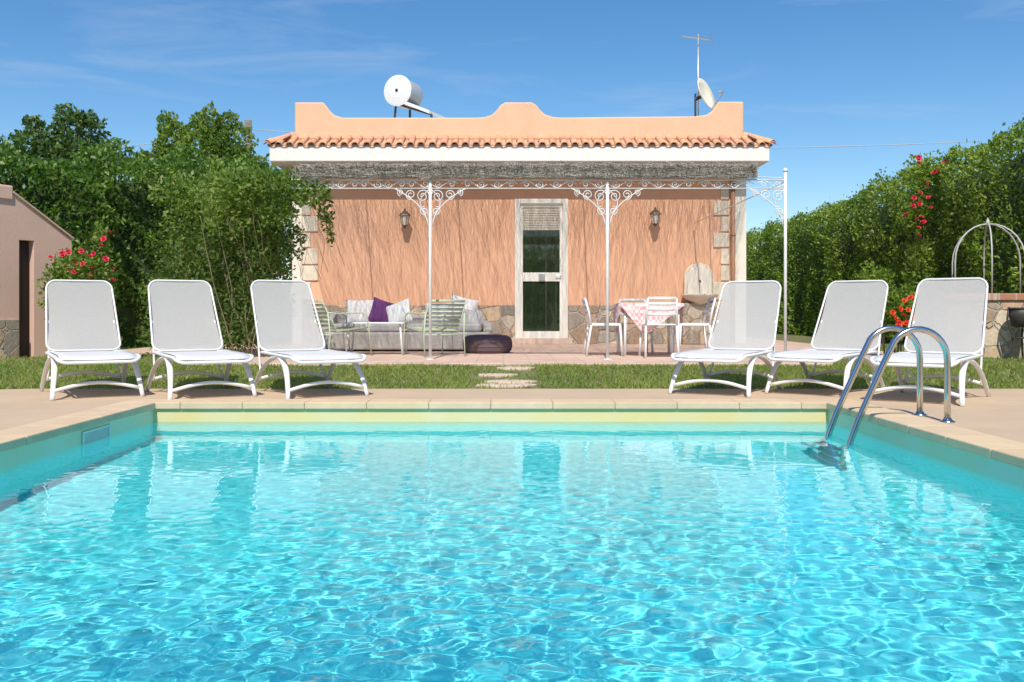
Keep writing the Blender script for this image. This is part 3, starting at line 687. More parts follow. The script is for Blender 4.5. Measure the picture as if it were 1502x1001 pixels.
gm=MB(); gm.box(a0,a1,D+.04,D+.05,zm1,Z(338,D)); gm.build('glass_pane',GLASS,door,world=True)
gm=MB(); 
zz=Z(338,D)
while zz<dz1-.16: gm.box(a0,a1,D+.032,D+.05,zz+.003,min(zz+.043,dz1-.151)); zz+=.046
gm.build('roller_shutter',SHUT,door,bevel=.006,world=True)
gm=MB(); xm=(a0+a1)/2+.08; gm.box(xm,xm+.022,D+.03,D+.052,dz0+.13,zm0-.001); gm.box(xm,xm+.022,D+.03,D+.052,zm1+.001,Z(338,D)-.002); gm.build('glazing_bar',DARKIRON,door,world=True)
gm=MB(); gm.box(a0+.30,a0+.42,D-.01,D+.019,zm0+.02,zm1-.03); gm.tube([(a1+.02,D+.015,zm1-.05),(a1+.02,D-.03,zm1-.05),(a1-.08,D-.03,zm1-.05)],.01,8); gm.build('handle',ALU,door,world=True)

def lantern(px,py,label):
    c=at(px,py,D-.17); t=thing('wall_lantern',label,'wall lantern',(c.x,D-.001,c.z),group=None)
    m=MB(); m.lathe([(.05,0),(.05,.015),(.03,.03)],14,Matrix.Translation((0,-.001,-.02))@Matrix.Rotation(R(90),4,'X')); m.build('back_plate',BRONZE,t,True)
    m=MB(); m.tube([(0,-.02,-.02),(0,-.08,.03),(0,-.13,.12),(0,-.17,.15),(0,-.19,.13)],.011,8); m.build('arm',BRONZE,t,True)
    T_=Matrix.Translation((0,-.19,-.02))
    m=MB(); m.lathe([(.055,-.14),(.075,-.06),(.085,.03),(.085,.035)],6,T_); m.build('lamp_glass',LAMPGLASS,t)
    m=MB(); m.lathe([(.115,.036),(.10,.06),(.05,.11),(.02,.13),(.02,.155),(.0,.17)],6,T_); m.build('cap',BRONZE,t)
    m=MB(); m.lathe([(.0,-.20),(.02,-.19),(.03,-.16),(.062,-.15),(.06,-.141)],6,T_)
    for k in range(6):
        a=2*PI*k/6; m.tube([(.057*math.cos(a),-.19+.057*math.sin(a),-.16),(.089*math.cos(a),-.19+.089*math.sin(a),.018)],.006,5)
    m.build('cage',BRONZE,t)
lantern(594,318,'bronze wall lantern on the peach facade left of the door')
lantern(961,316,'bronze wall lantern on the peach facade right of the door')

# wall fountain
fx0,fx1=X(1003,17.4),X(1047,17.4); fc=(fx0+fx1)/2; hw=(fx1-fx0)/2
t=thing('wall_fountain','cream stone wall fountain with arched back and basin on a rubble pedestal','wall fountain',(fc,D-.05,FL))
zb_=Z(434,17.4); zt_=Z(386,17.4)
def archpoly(s,zlo): 
    rr=hw*s; zc=zt_-hw*1.0; return [(fc-rr,zlo)]+[(fc-rr*math.cos(PI*k/20),zc+rr*math.sin(PI*k/20)) for k in range(21)]+[(fc+rr,zlo)]
m=MB(); m.prism(archpoly(1,zb_),D-.13,D-.048,'xz'); m.build('back_panel',QUOIN,t,bevel=.012,world=True)
m=MB(); m.prism(archpoly(.78,zb_+.02),D-.142,D-.128,'xz'); m.build('panel_relief',CREAMWASH,t,bevel=.006,world=True)
m=MB(); T_=Matrix.Translation((fc,D-.20,zb_-.06)); m.lathe([(.12,-.10),(.26,-.02),(.34,.06),(.34,.09),(.30,.09),(.24,.02),(.0,.0)],24,T_); m.build('basin',QUOIN,t,True,world=True)
m=MB(); m.box(fx0-.06,fx1+.12,D-.32,D-.047,FL,zb_-.14); m.build('pedestal',STONE_SMALL,t,bevel=.02,world=True)
m=MB(); m.tube([(fc,D-.14,zb_+.28),(fc,D-.22,zb_+.28),(fc,D-.24,zb_+.25)],.014,8); m.build('spout',BRONZE,t,True,world=True)

# solar heater on the roof
c=at(583,133,19.2); t=thing('solar_water_heater','white ended solar water tank with tilted panel on the roof','solar water heater',(c.x,19.2,4.0))
ax=Vector((.38,.925,0)).normalized(); Mr=Matrix.Translation(c)@ax.to_track_quat('Z','Y').to_matrix().to_4x4()
m=MB(); m.lathe([(.290,.02),(.295,.04),(.295,.58),(.29,.60),(.0,.62)],32,Mr); m.build('tank',TANKGREY,t,True,world=True)
m=MB(); m.lathe([(.0,-.035),(.15,-.03),(.28,-.01),(.325,.0),(.325,.022),(.0,.022)],32,Mr); m.build('end_cap',HEATWHITE,t,world=True)
m=MB(); m.lathe([(.0,-.05),(.03,-.048),(.03,-.03)],12,Mr); m.build('drain_plug',BLACK,t,True,world=True)
sd=Vector((.925,-.38,0)); p0=c+sd*.12+Vector((0,0,-.28)); pdn=(sd*.62+Vector((0,0,-.26)))
m=MB(); 
vs=[p0,p0+ax*.7,p0+ax*.7+pdn,p0+pdn]; up_=Vector((0,0,.07)); m.add(vs+[v+up_ for v in vs],[(0,1,2,3),(4,7,6,5),(0,4,5,1),(1,5,6,2),(2,6,7,3),(3,7,4,0)]); m.build('panel_frame',HEATWHITE,t,world=True)
ins=[p0+ax*.05+pdn*.04,p0+ax*.65+pdn*.04,p0+ax*.65+pdn*.96,p0+ax*.05+pdn*.96]; m=MB(); m.add([v+Vector((0,0,.074)) for v in ins],[(0,1,2,3)]); m.build('collector_glass',PANEL,t,world=True)
for q,e in ((c+ax*.12-sd*.1,Vector((-.10,-.05,0))),(c+ax*.55,Vector((0,0,0))),(p0+pdn+ax*.1,Vector((0,0,0))),(p0+pdn+ax*.6,Vector((0,0,0)))):
    m=MB(); m.tube([q-Vector((0,0,.25 if q.z>4.9 else .0)),Vector((q.x,q.y,4.0))+e],.025,6); m.build('stand_leg',DARKIRON,t,world=True)
m=MB(); m.tube([c+ax*.12-Vector((0,0,.28)),p0+pdn+ax*.1],.022,6); m.build('stand_brace',DARKIRON,t,world=True)

# antenna and dish
dA=18.6; b=at(1024,172,dA); t=thing('television_antenna','thin television aerial on a mast at the right of the roof','antenna',(b.x,dA,4.0))
xT=b.x; zT=Z(52,dA)
m=MB(); m.tube([(xT,dA,4.0),(xT,dA,zT+.02)],.016,8); m.build('mast',ALU,t,True,world=True)
m=MB(); bo=[Vector((xT+.22,dA-.15,zT-.14)),Vector((xT-.28,dA+.2,zT+.04))]; m.tube(bo,.012,6)
for k in range(9):
    p=bo[1].lerp(bo[0],k/9); q=Vector((.12,.16,0))*(.55+.07*k); m.tube([p-q,p+q],.0045,5)
for k in range(4): p=bo[0]+Vector((.0,0,-.09+.06*k)); m.tube([p-Vector((.09,.13,0)),p+Vector((.09,.13,0))],.005,5)
m.build('aerial_boom',ALU,t,world=True)
c=at(1031,141,18.5); t=thing('satellite_dish','cream satellite dish seen nearly edge on beside the roof aerial','satellite dish',(X(1021,18.5),18.5,4.0))
axd=Vector((.76,-.56,.34)).normalized(); Md=Matrix.Translation(c)@axd.to_track_quat('Z','Y').to_matrix().to_4x4()
m=MB(); m.lathe([(0.0,0),(.12,.008),(.24,.035),(.34,.08),(.345,.085),(.34,.094),(.24,.05),(.12,.022),(0.0,.014)],28,Md); m.build('reflector',DISH,t,True,world=True)
m=MB(); e=Md@Vector((0,-.12,.42)); m.tube([Md@Vector((0,-.33,.08)),e],.013,6); m.tube([e,e+(c-e).normalized()*.1],.03,8); m.build('feed_arm',ALU,t,world=True)
m=MB(); xq=X(1020,18.5); m.tube([(xq,18.5,4.0),(xq,18.5,Z(138,18.5))],.022,8); m.tube([(xq,18.5,Z(146,18.5)),c-axd*.005],.035,8); m.build('bracket',DARKIRON,t,world=True)

# utility pole and wires
b=at(364,480,25); t=thing('utility_pole','weathered wooden utility pole rising behind the left hedge','utility pole',(b.x,25,.1))
zp=Z(177,25); m=MB(); m.tube([(b.x,25,.1),(b.x,25,zp*.5),(b.x,25,zp)],[.13,.115,.10],10); m.build('pole',POLEWOOD,t,True,world=True)
m=MB(); m.box(b.x-.2,b.x+.06,24.82,24.89,zp-.30,zp-.22); m.tube([(b.x-.15,24.85,zp-.22),(b.x-.15,24.85,zp-.10)],.03,8); m.build('insulator_bracket',DARKIRON,t,world=True)
def wire(a,b,sag,label):
    m=MB(); pts=[a.lerp(b,i/24)-Vector((0,0,sag*4*(i/24)*(1-i/24))) for i in range(25)]; m.tube(pts,.011,5); tag(m.build('overhead_wire',GREYIRON,None,True),label,'overhead wire')
wire(Vector((b.x,24.9,zp-.25)),at(1440,207,27),.35,'thin overhead wire passing behind the house to the right hedge')
wire(Vector((b.x-.1,24.9,zp-.2)),at(-60,232,26),.2,'thin overhead wire running left from the utility pole over the hedge')

# ------------------------------------------------------------------ pergola
PD=11.8; posts=[X(631,PD),X(891,PD),X(1152,PD)]
t=thing('pergola','white wrought iron pergola with scrollwork and a brushwood roof','pergola',(0.2,PD,FL))
zbm=Z(264,PD); zr=3.38
def spiral(m,cx,cz,y,r0,turns,a0,sgn,r_=.0058):
    n=int(22*turns); pts=[]
    for i in range(n+1):
        s=i/n; a=a0+sgn*2*PI*turns*s; rd=r0*(1-.82*s); pts.append((cx+rd*math.cos(a),y,cz+rd*math.sin(a)))
    m.tube(pts,r_,5,up=(0,1,0))
for i,px_ in enumerate(posts):
    m=MB(); m.tube([(px_,PD,FL),(px_,PD,FL+1.2),(px_,PD,zbm+.10)],.020,10); m.tube([(px_,PD,FL),(px_,PD,FL+.012)],.06,12)
    m.lathe([(0,0),(.026,.012),(.034,.03),(.024,.05),(.0,.065)],12,Matrix.Translation((px_,PD,zbm+.09))); m.build('post',IRON,t,True,world=True)
ends=[-2.75]+posts
for a,b in zip(ends[:-1],ends[1:]):
    m=MB(); m.tube([(a,PD,zbm),(b,PD,zbm)],.010,8); m.tube([(a,PD,zbm-.11),(b,PD,zbm-.11)],.006,8)
    n=6; st=(b-a)/n
    for k in range(n):
        cx=a+st*(k+.5); sg=1 if k%2 else -1
        spiral(m,cx-.085,zbm-.055,PD,.050,1.4,0,sg); spiral(m,cx+.085,zbm-.055,PD,.050,1.4,PI,sg)
        m.tube([(cx-.17+.34*s,PD,zbm-.055+sg*.045*math.sin(PI*2*s)) for s in [q/10 for q in range(11)]],.005,5,up=(0,1,0))
    m.build('scroll_frieze',IRON,t,True,world=True)
for i,px_ in enumerate(posts):
    for sg in (-1,1):
        if i==2 and sg>0: continue
        m=MB()
        pts=[(px_+sg*(.03+.43*s**1.6),PD,zbm-.60+.49*s**.75) for s in [k/12 for k in range(13)]]; m.tube(pts,.0075,6,up=(0,1,0))
        spiral(m,px_+sg*.095,zbm-.21,PD,.085,1.7,PI if sg>0 else 0,-sg,.0065); spiral(m,px_+sg*.25,zbm-.19,PD,.068,1.7,-PI/2,sg,.0065); spiral(m,px_+sg*.075,zbm-.40,PD,.058,1.7,PI/2,-sg,.0065); spiral(m,px_+sg*.38,zbm-.165,PD,.045,1.5,-PI/2,sg,.006)
        pts=[(px_+sg*(.02+.11*math.sin(PI*s)),PD,zbm-.13-.33*s) for s in [k/10 for k in range(11)]]; m.tube(pts,.0065,5,up=(0,1,0))
        m.build('bracket',IRON,t,True,world=True)
for px_ in [-2.6]+posts:
    m=MB(); m.tube([(px_,PD,zbm+.02),(px_*1.05+.1,17.42,zr-.05)],.008,8); m.build('rafter',IRON,t,True,world=True)
for s in (.28,.55):
    yb=PD+(17.4-PD)*s; zq=zbm+.02+(zr-.05-zbm)*s; m=MB(); m.tube([(-2.8-.6*s,yb,zq+.02),(3.7,yb,zq+.02)],.006,6); m.build('cross_bar',IRON,t,True,world=True)
m=MB(); m.tube([(posts[2],PD,zbm-.02),(posts[2],17.4,zbm-.02)],.010,8)
m.build('side_rail',IRON,t,True,world=True)
# brushwood: fine short overlapping twigs laid up the slope, a frayed bundle along the front edge
r=np.random.default_rng(77); V=[]; Cc=[]
SG=3
xf0,xf1=-2.60,X(1108,PD); xb0,xb1=X(428,17.35),X(1100,17.35)
def batch(kind,n):
    f=r.random(n)
    def rp_(s): 
        return np.stack([(xf0+(xf1-xf0)*f)*(1-s)+(xb0+(xb1-xb0)*f)*s, PD-.06+(17.42-PD+.06)*s, zbm+.03+(zr+.05-zbm)*s],1)
    if kind=='edge':
        p=rp_(np.zeros(n)); L_=r.uniform(.15,.5,n); h_=r.uniform(0,.150,n)+r.normal(size=n)*.006; y_=p[:,1]-.01+r.uniform(0,.09,n)+h_*.25; tl=r.normal(size=n)*.022
        xa=np.maximum(xf0,p[:,0]-L_/2); xb_=np.minimum(xf1+.02,p[:,0]+L_/2); z_=p[:,2]+h_
        pts=[np.stack([xa,y_,z_-tl],1),np.stack([(xa+xb_)/2,y_+r.normal(size=n)*.006,z_+r.normal(size=n)*.006],1),np.stack([xb_,y_,z_+tl],1)]; rad=r.uniform(.0014,.0034,n); br=r.uniform(.6,1.25,n)
    else:
        if kind=='thatch': s0=r.uniform(0,.93,n); s1=np.minimum(1,s0+r.uniform(.06,.15,n)); lift=r.uniform(0,.07,n); yaw=r.normal(size=n)*.34; rad=r.uniform(.0009,.0017,n)
        elif kind=='front': s0=-.003+r.normal(size=n)*.003; s1=s0+r.uniform(.02,.05,n); lift=r.uniform(-.01,.175,n); yaw=r.normal(size=n)*.4; rad=r.uniform(.0016,.0034,n)
        else: s0=r.uniform(.80,.95,n); s1=np.minimum(1,s0+r.uniform(.05,.12,n)); lift=r.uniform(0,.09,n); yaw=r.normal(size=n)*.34; rad=r.uniform(.001,.002,n)
        A_=rp_(s0); B_=rp_(s1); B_[:,0]+=(B_[:,1]-A_[:,1])*yaw
        lo=xf0*(1-s1)+xb0*s1; hi=xf1*(1-s1)+xb1*s1+.03; B_[:,0]=np.clip(B_[:,0],lo,hi)
        A_[:,2]+=lift; B_[:,2]+=lift*r.uniform(.6,1.1,n); M_=(A_+B_)/2; M_[:,0]+=r.normal(size=n)*.02; M_[:,2]+=r.normal(size=n)*.008; pts=[A_,M_,B_]; br=r.uniform(.55,1.2,n)
    rows=[]
    for q in range(3):
        rd=rad*(1-.2*q)
        for k in range(3):
            a=2*PI*k/3+f*50; o=np.zeros((n,3)); o[:,2]=np.sin(a)*rd
            o[:,1 if kind=='edge' else 0]=np.cos(a)*rd; rows.append(pts[q]+o)
    V.append(np.stack(rows,1).reshape(-1,3)); Cc.append(np.repeat(br,6)[:,None]*np.array([[1,.97,.92]])); return n
nC=sum(batch(k,n) for k,n in (('thatch',15500),('front',4500),('edge',7500),('back',2600)))
V=np.concatenate(V); Cc=np.concatenate(Cc); b_=np.arange(nC)*3*SG; Qs=[]
for q in range(SG-1):
    for k in range(3):
        k2=(k+1)%3; Qs.append(np.stack([b_+3*q+k,b_+3*q+k2,b_+3*q+3+k2,b_+3*q+3+k],1))
Qs=np.stack(Qs,1).reshape(-1,4)
np_mesh('brushwood_roof',V,Qs,REED,t,Cc,tuple(t.location))

# ------------------------------------------------------------------ sun loungers
def rrect(w,l,rad,n=5):
    pts=[]
    for cx,cy,a0 in ((w/2-rad,l/2-rad,0),(-w/2+rad,l/2-rad,90),(-w/2+rad,-l/2+rad,180),(w/2-rad,-l/2+rad,270)):
        for k in range(n+1):
            a=R(a0+90*k/n); pts.append((cx+rad*math.cos(a),cy+rad*math.sin(a)))
    return pts
def make_lounger():
    t=thing('sun_lounger','white resin sun lounger','sun lounger',group='white sun loungers on the pool deck')
    W=.66
    def seat_pt(u,v):
        y=-.74+v*1.02; z=.375+.010*math.sin(PI*v)-.05*max(0,(.14-v)/.14)**2
        return y,z
    m=MB(); m.sheet(lambda i,j:(((i-.5)*(W-.04)),seat_pt(0,.03+.95*j)[0],seat_pt(0,.03+.95*j)[1]-.002-.008*math.sin(PI*i)),8,14,(0,0,-.006)); m.build('seat',SEATMESH,t,True)
    m=MB(); pts=[]
    for x,y in rrect(W,1.04,.08): v=(y+.52)/1.04; yy_,zz_=seat_pt(0,v); pts.append((x,yy_,zz_-.010))
    m.tube(pts,.016,8,(.9,1.0),True); m.build('seat_frame',WHITEPL,t,True)
    hy,hzz=.27,.380; th=R(57); bl=.80
    def bp(x,v):
        cv=.045*math.sin(PI*v); y=hy+v*bl*math.cos(th)+cv*math.sin(th); z=hzz+v*bl*math.sin(th)-cv*math.cos(th)
        return (x,y,z)
    def wv(v): 
        q=max(0,(v-.86)/.14); return (1-.10*v)*(1-.13*q*q)
    m=MB(); m.sheet(lambda i,j: tuple(Vector(bp((i-.5)*(W-.03)*wv(.01+.98*j),.01+.98*j))+Vector((0,.006*math.sin(PI*i),0))),8,24); m.build('backrest',MESH,t,True)
    m=MB(); pts=[bp(x*(1-.10*((y+bl/2)/bl)),(y+bl/2)/bl) for x,y in rrect(W-.01,bl,.09,7)]; m.tube(pts,.0095,8,(1,1),True); m.build('back_frame',WHITEPL,t,True)
    for sg in (-1,1):
        def bz(s): return c[0]*(1-s)**3+c[1]*3*s*(1-s)**2+c[2]*3*s*s*(1-s)+c[3]*s**3
        c=[Vector((sg*.305,-.22,.345)),Vector((sg*.32,-.50,.335)),Vector((sg*.34,-.60,.17)),Vector((sg*.36,-.66,0))]
        m=MB(); m.tube([bz(i/12) for i in range(13)],[.032-.014*i/12 for i in range(13)],10,(.6,1.0)); m.build('leg',WHITEPL,t,True)
        c=[Vector((sg*.305,-.38,.345)),Vector((sg*.32,.0,.365)),Vector((sg*.34,.22,.22)),Vector((sg*.36,.38,0))]
        m=MB(); m.tube([bz(i/12) for i in range(13)],[.032-.014*i/12 for i in range(13)],10,(.6,1.0)); m.build('leg',WHITEPL,t,True)
        m=MB(); m.tube([bp(sg*.29,.45),(sg*.30,.36,.20),(sg*.315,.30,.12)],.010,6); m.build('back_strut',WHITEPL,t,True)
    m=MB(); m.tube([(-.345+.69*i/10,-.63,.075+.06*math.sin(PI*i/10)) for i in range(11)],.012,8,(1.3,.8)); m.build('cross_bar',WHITEPL,t,True)
    m=MB(); m.tube([(-.34+.68*i/10,.31,.11+.06*math.sin(PI*i/10)) for i in range(11)],.012,8,(1.3,.8)); m.build('cross_bar',WHITEPL,t,True)
    return t
L0=make_lounger()
spots=[(-3.82,8.48,31,'leftmost white sun lounger, nearest the pink outbuilding'),(-2.83,8.48,31,'middle white sun lounger of the three on the left deck'),(-1.85,8.53,31,'white sun lounger on the left deck closest to the lawn path'),
       (2.16,8.73,-31,'white sun lounger on the right deck closest to the dining table'),(3.10,8.675,-40,'middle white sun lounger of the three on the right deck'),(3.74,7.99,-38,'rightmost white sun lounger, directly behind the pool ladder')]
for i,(x,y,a,lb) in enumerate(spots):
    if i==0: L0.location=(x,y,.001); L0.rotation_euler=(0,0,R(a)); L0['label']=lb
    else: dup(L0,(x,y,.001),R(a),lb)

# ------------------------------------------------------------------ terrace furniture
def make_dining():
    t=thing('dining_chair','white slatted dining chair','chair',group='white chairs around the dining table')
    m=MB()
    for k in range(6): m.box(-.20,.20,-.20+.07*k,-.145+.07*k,.435,.452)
    m.box(-.215,-.195,-.215,.215,.42,.455); m.box(.195,.215,-.215,.215,.42,.455); m.build('seat',WHITEPL,t,bevel=.005)
    for sx_ in (-1,1):
        m=MB(); m.tube([(sx_*.205,-.20,.43),(sx_*.225,-.23,0)],.017,8); m.build('leg',WHITEPL,t,True)
        m=MB(); m.tube([(sx_*.205,.20,.43),(sx_*.22,.27,0)],.017,8); m.build('leg',WHITEPL,t,True)
        m=MB(); m.tube([(sx_*.205,.20,.42),(sx_*.20,.235,.62),(sx_*.19,.28,.79)],.016,8); m.build('back_post',WHITEPL,t,True)
    m=MB()
    for zz,yy_ in ((.79,.28),(.72,.262),(.65,.243),(.58,.228)): m.tube([(-.19,yy_,zz),(0,yy_+.03,zz),(.19,yy_,zz)],.022,8,(1.0,.35))
    m.build('backrest',WHITEPL,t,True); return t
ch=make_dining()
sp4=[(2.10,12.42,180,'white slatted dining chair with its back to the pool, in front of the table'),(1.42,12.95,90,'white slatted dining chair at the left end of the dining table'),(2.66,12.95,-90,'white slatted dining chair at the right end of the dining table by the fountain'),(1.95,13.62,0,'white slatted dining chair on the house side of the dining table')]
for i,(x,y,a,lb) in enumerate(sp4):
    if i==0: ch.location=(x,y,FL); ch.rotation_euler=(0,0,R(a)); ch['label']=lb
    else: dup(ch,(x,y,FL),R(a),lb)
tbx,tby=2.04,13.0
t=thing('dining_table','square white dining table under a pink and white cloth','table',(tbx,tby,FL))
m=MB(); m.box(-.4,.4,-.4,.4,.70,.728); m.build('tabletop',WHITEPL,t,bevel=.006)
for sx_ in (-1,1):
    for sy_ in (-1,1): m=MB(); m.tube([(sx_*.36,sy_*.36,.70),(sx_*.37,sy_*.37,0)],.02,8); m.build('leg',WHITEPL,t,True)
m=MB(); hf=.405
def cl(u,v):
    a=(u-.5)*1.22; b=(v-.5)*1.22; c=R(38); x=a*math.cos(c)-b*math.sin(c); y=a*math.sin(c)+b*math.cos(c); z=.732; ox=max(0,abs(x)-hf); oy=max(0,abs(y)-hf)
    dn=math.hypot(ox,oy); z-=dn; 
    if ox: x=math.copysign(hf+.02+.06*dn+.012*math.sin(y*25),x)
    if oy: y=math.copysign(hf+.02+.06*dn+.012*math.sin(x*25),y)
    return (tbx+x,tby+y,FL+z)
m.sheet(cl,36,36,(0,0,.003)); tag(m.build('tablecloth',CLOTH,None,True),'pink and white patterned cloth draped over the dining table','tablecloth')

def make_lounge():
    t=thing('lounge_chair','sage green slatted lounge chair','chair',group='sage green lounge chairs at the coffee table')
    W=.28
    m=MB()
    for k in range(8): y=-.26+.06*k; z=.395-.006*k; m.box(-W,W,y-.020,y+.020,z-.006,z+.006)
    m.build('seat',SAGE,t,bevel=.004)
    m=MB()
    for k in range(7): s=k/6; y=.24+.19*s; z=.42+.34*s; m.tube([(-W,y,z),(0,y+.03,z),(W,y,z)],.018,8,(1.0,.3))
    m.build('backrest',SAGE,t,True)
    for sg in (-1,1):
        m=MB(); m.tube([(sg*W,-.29,.40),(sg*W,.22,.345),(sg*W,.25,.42),(sg*W,.45,.78)],.010,8); m.build('side_frame',SAGE,t,True)
        m=MB(); m.tube([(sg*(W+.03),-.31,0),(sg*(W+.03),-.27,.36),(sg*(W+.03),-.24,.55),(sg*(W+.03),-.16,.60),(sg*(W+.03),.20,.59),(sg*(W+.02),.36,.60)],.010,8); m.build('armrest',SAGE,t,True)
        m=MB(); m.tube([(sg*(W+.02),.36,.60),(sg*(W+.03),.33,.3),(sg*(W+.03),.36,0)],.010,8); m.build('leg',SAGE,t,True)
    m=MB(); m.tube([(-W-.03,-.27,.36),(W+.03,-.27,.36)],.009,8); m.tube([(-W-.03,.33,.30),(W+.03,.33,.30)],.009,8); m.build('stretcher',SAGE,t,True)
    return t
lc=make_lounge(); lc.location=(-2.28,12.95,FL); lc.rotation_euler=(0,0,R(128)); lc['label']='sage green slatted lounge chair left of the white coffee table'
dup(lc,(-.98,12.85,FL),R(-148),'sage green slatted lounge chair right of the white coffee table, back to the pool')
t=thing('coffee_table','low white coffee table between the two green lounge chairs','table',(-1.82,13.25,FL))
m=MB(); m.box(-.42,.42,-.28,.28,.445,.465); m.build('tabletop',WHITEPL,t,bevel=.006)
for sx_ in (-1,1):
    for sy_ in (-1,1): m=MB(); m.tube([(sx_*.36,sy_*.22,.445),(sx_*.40,sy_*.26,0)],.014,8); m.build('leg',WHITEPL,t,True)

# sofa
sd_=14.15; sx0,sx1=X(467,sd_),X(722,sd_)
t=thing('garden_sofa','large pale grey woven garden sofa with upholstered seat against the house','sofa',((sx0+sx1)/2,sd_+.5,FL))
w2=(sx1-sx0)/2
m=MB(); m.prism(rrect(2*w2,1.0,.16,5),.03,.30,'xy'); m.build('base',RATTAN,t,bevel=.03)
path=[(w2-.07,-.30),(w2-.07,.30),(w2-.14,.41),(w2-.30,.43),(0,.43),(-w2+.30,.43),(-w2+.14,.41),(-w2+.07,.30),(-w2+.07,-.30)]
m=MB(); hts=[.36,.44,.50,.54,.56,.58,.62,.62,.46]
pp=[Vector((a,b,0)) for a,b in path]
vs=[];fs=[]
for i,p in enumerate(pp):
    tv=(pp[min(i+1,len(pp)-1)]-pp[max(i-1,0)]).normalized(); nv=Vector((-tv.y,tv.x,0))*.075; h_=hts[i]
    vs+=[p-nv+Vector((0,0,.30)),p-nv+Vector((0,0,h_-.02)),p+Vector((0,0,h_)),p+nv+Vector((0,0,h_-.02)),p+nv+Vector((0,0,.30))]
for i in range(len(pp)-1):
    for k in range(5): k2=(k+1)%5; fs.append((i*5+k,i*5+k2,(i+1)*5+k2,(i+1)*5+k))
fs.append((4,3,2,1,0)); q=(len(pp)-1)*5; fs.append(tuple(q+k for k in range(5))); m.add(vs,fs); m.build('backrest',RATTAN,t,bevel=.02)
for k in range(2):
    xa=-w2+.16+k*(w2-.16)+.005; xb=xa+w2-.17; m=MB(); m.prism([(xa,-.47),(xb,-.47),(xb,.34),(xa,.34)],.301,.43,'xy'); m.build('seat_cushion',GREYCLOTH,t,bevel=.04,seg=3)
def pillow(px,py,d,w_,h_,tilt,yaw,roll,m_,label,tk=.13):
    c=at(px,py,d); t=MB()
    for sg in (-1,1):
        def fn(i,j,sg=sg):
            u=i*2-1; v=j*2-1; e=(1-abs(u)**2.6)*(1-abs(v)**2.6)
            pin=1-.07*(1-abs(v)**2)*abs(u)**4; pin2=1-.07*(1-abs(u)**2)*abs(v)**4
            return (u*w_/2*pin,sg*tk*.5*max(0,e)**.45,v*h_/2*pin2)
        t.sheet(fn,14,14)
    o=t.build('cushion',m_,None,True); o.location=c; o.rotation_euler=(R(tilt),R(roll),R(yaw)); tag(o,label,'cushion','cushions on the garden sofa')
pillow(529,458,14.62,.50,.42,-20,0,0,LIGHTCLOTH,'pale grey cushion at the far left of the sofa')
pillow(562,459,14.55,.42,.42,-18,12,18,PURPLE,'dark purple cushion between two pale cushions on the sofa')
pillow(585,460,14.42,.42,.40,-22,-14,-20,WHITECLOTH,'white cushion leaning in front of the purple cushion')
pillow(643,460,14.62,.42,.36,-20,5,0,LIGHTCLOTH,'pale cushion in the middle of the sofa back')
pillow(679,453,14.62,.45,.40,-20,8,14,LIGHTCLOTH,'pale cushion standing at the right of the sofa back')
pillow(690,467,14.40,.38,.32,-35,-8,6,GREYCLOTH,'grey cushion lying at the right end of the sofa')
t=thing('pouf','dark mauve grey round pouf in front of the sofa','pouf',(X(715,13.75),13.75,FL))
m=MB(); m.lathe([(.30,0.0),(.34,.02),(.365,.07),(.372,.13),(.365,.19),(.345,.235),(.30,.262),(.2,.272),(.0,.275)],36); m.build('body',POUF,t,True)
m=MB()
for zz,rr_ in ((.05,.356),(.10,.369),(.15,.370),(.20,.360)): m.tube([(rr_*math.cos(2*PI*k/36),rr_*math.sin(2*PI*k/36),zz) for k in range(36)],.007,6,closed=True)
m.build('cord_band',POUF,t,True)

# ------------------------------------------------------------------ outbuilding on the left
A=Vector((X(-70,12.0),12.0,0)); B=Vector((X(105,13.5),13.5,0)); dv=(B-A); ln=dv.length; dv.normalize()
t=thing('outbuilding','pink plastered outbuilding with sloping top and dark doorway at the left edge','outbuilding',(A.x,A.y,.0),math.atan2(dv.y,dv.x))
def along(px):
    k=(px-CX)/F; return (k*A.y-A.x)/(dv.x-k*dv.y)
def zat(px,py): return Z(py,A.y+dv.y*along(px))
a18=along(18); a28=along(28); a48=along(50)
dtop=zat(30,352)
m=MB(); th=1.6
def wallpoly(poly): m.prism(poly,0,th,'xz')
def topz(a): 
    z0,z1=zat(19,284),zat(105,352); return z0+(z1-z0)*(a-a18)/(ln-a18)
wallpoly([(0,-.05),(a28,-.05),(a28,topz(a28)),(a18,topz(a18)),(0,topz(0))]); wallpoly([(a48,-.05),(ln,-.05),(ln,topz(ln)),(a48,topz(a48))]); wallpoly([(a28,dtop),(a48,dtop),(a48,topz(a48)),(a28,topz(a28))])
m.build('wall',PINK,t)
m=MB(); m.box(-.02,a18,-.03,.6,topz(a18)-.1,zat(18,273)); m.build('parapet_block',PINK,t,bevel=.02)
m=MB(); m.prism([(a18,topz(a18)+.001),(ln+.02,topz(ln)+.001),(ln+.02,topz(ln)+.035),(a18,topz(a18)+.035)],-.03,th+.03,'xz'); m.build('coping',PINK,t,bevel=.01)
m=MB(); m.box(0,a28-.01,-.04,-.002,-.05,zat(15,468)); m.build('stone_plinth',STONE_SMALL,t,bevel=.02)
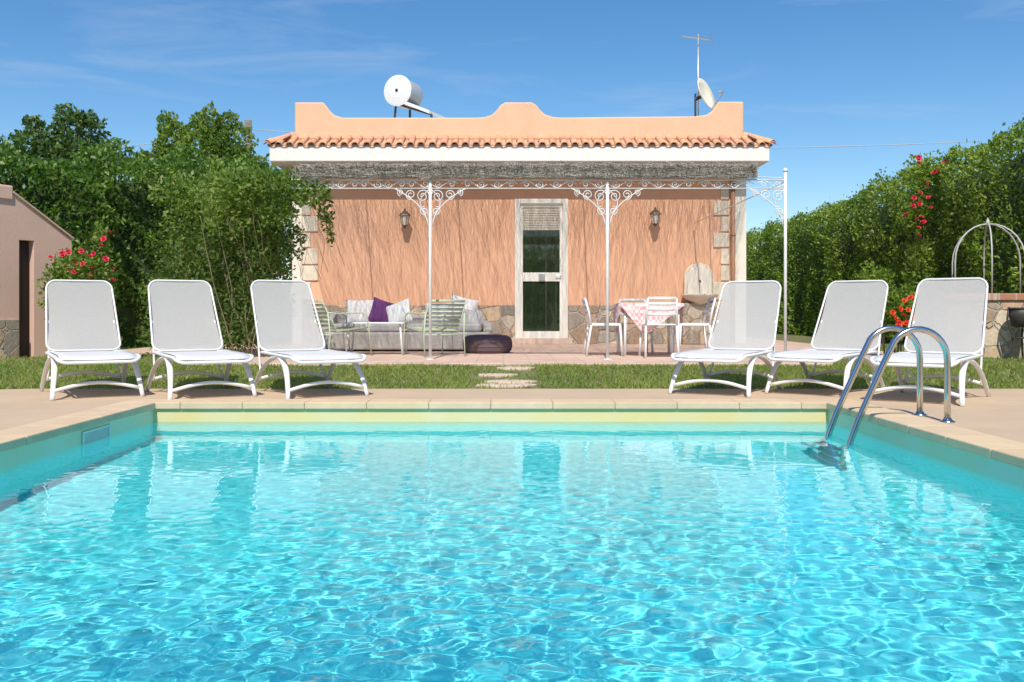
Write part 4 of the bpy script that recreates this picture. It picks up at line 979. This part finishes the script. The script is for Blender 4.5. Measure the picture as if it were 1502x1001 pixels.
m=MB(); m.box(a28,a48,.12,.16,-.05,dtop); m.build('door',mat('dark_door_wood',(.05,.03,.022),.7,.3,6,stretch=(6,6,.5)),t)

# ------------------------------------------------------------------ well with iron arches, iron stand at the frame's edge
wd=13.5; wx=X(1449,wd)
t=thing('stone_well','round rubble stone well with brick rim and iron arches at the right edge','well',(wx,wd,.08))
m=MB(); m.lathe([(.72,0),(.72,.82),(.50,.82),(.50,.1)],40); m.build('stone_drum',STONE_SMALL,t)
m=MB(); m.lathe([(.75,.822),(.75,.92),(.47,.92),(.47,.822)],40); m.build('brick_rim',BRICK,t,bevel=.01)
for k,a in enumerate((8,68,128)):
    ca,sa=math.cos(R(a)),math.sin(R(a)); r_=.52; pts=[(-r_*ca,-r_*sa,.92)]+[(-r_*math.cos(PI*s/14)*ca,-r_*math.cos(PI*s/14)*sa,1.40+.55*math.sin(PI*s/14)) for s in range(15)]+[(r_*ca,r_*sa,.92)]
    m=MB(); m.tube(pts,.011,8,up=(-sa,ca,0)); m.build('arch',GREYIRON,t,True)
m=MB(); m.lathe([(0,1.94),(.025,1.95),(.032,1.98),(.016,2.01),(0,2.05)],10); m.build('finial',GREYIRON,t,True)
sx_=X(1497,12.5)
t=thing('iron_stand','black iron garden stand in front of the stone well, cut by the right edge','garden stand',(sx_,12.5,.09))
m=MB(); m.tube([(.15*math.cos(2*PI*k/20),.15*math.sin(2*PI*k/20),.70) for k in range(20)],.012,6,closed=True); m.tube([(.11*math.cos(2*PI*k/20),.11*math.sin(2*PI*k/20),.30) for k in range(20)],.010,6,closed=True); m.build('ring',DARKIRON,t,True)
for k in range(3):
    a=2*PI*k/3+.9; ca,sa=math.cos(a),math.sin(a); m=MB(); m.tube([(.15*ca,.15*sa,.72),(.17*ca,.17*sa,.55),(.10*ca,.10*sa,.30),(.14*ca,.14*sa,.10),(.20*ca,.20*sa,0)],.014,7); m.build('leg',DARKIRON,t,True)
m=MB(); m.lathe([(.05,.44),(.12,.46),(.145,.60),(.15,.70),(.135,.70),(.0,.50)],20); m.build('bowl',DARKIRON,t,True)
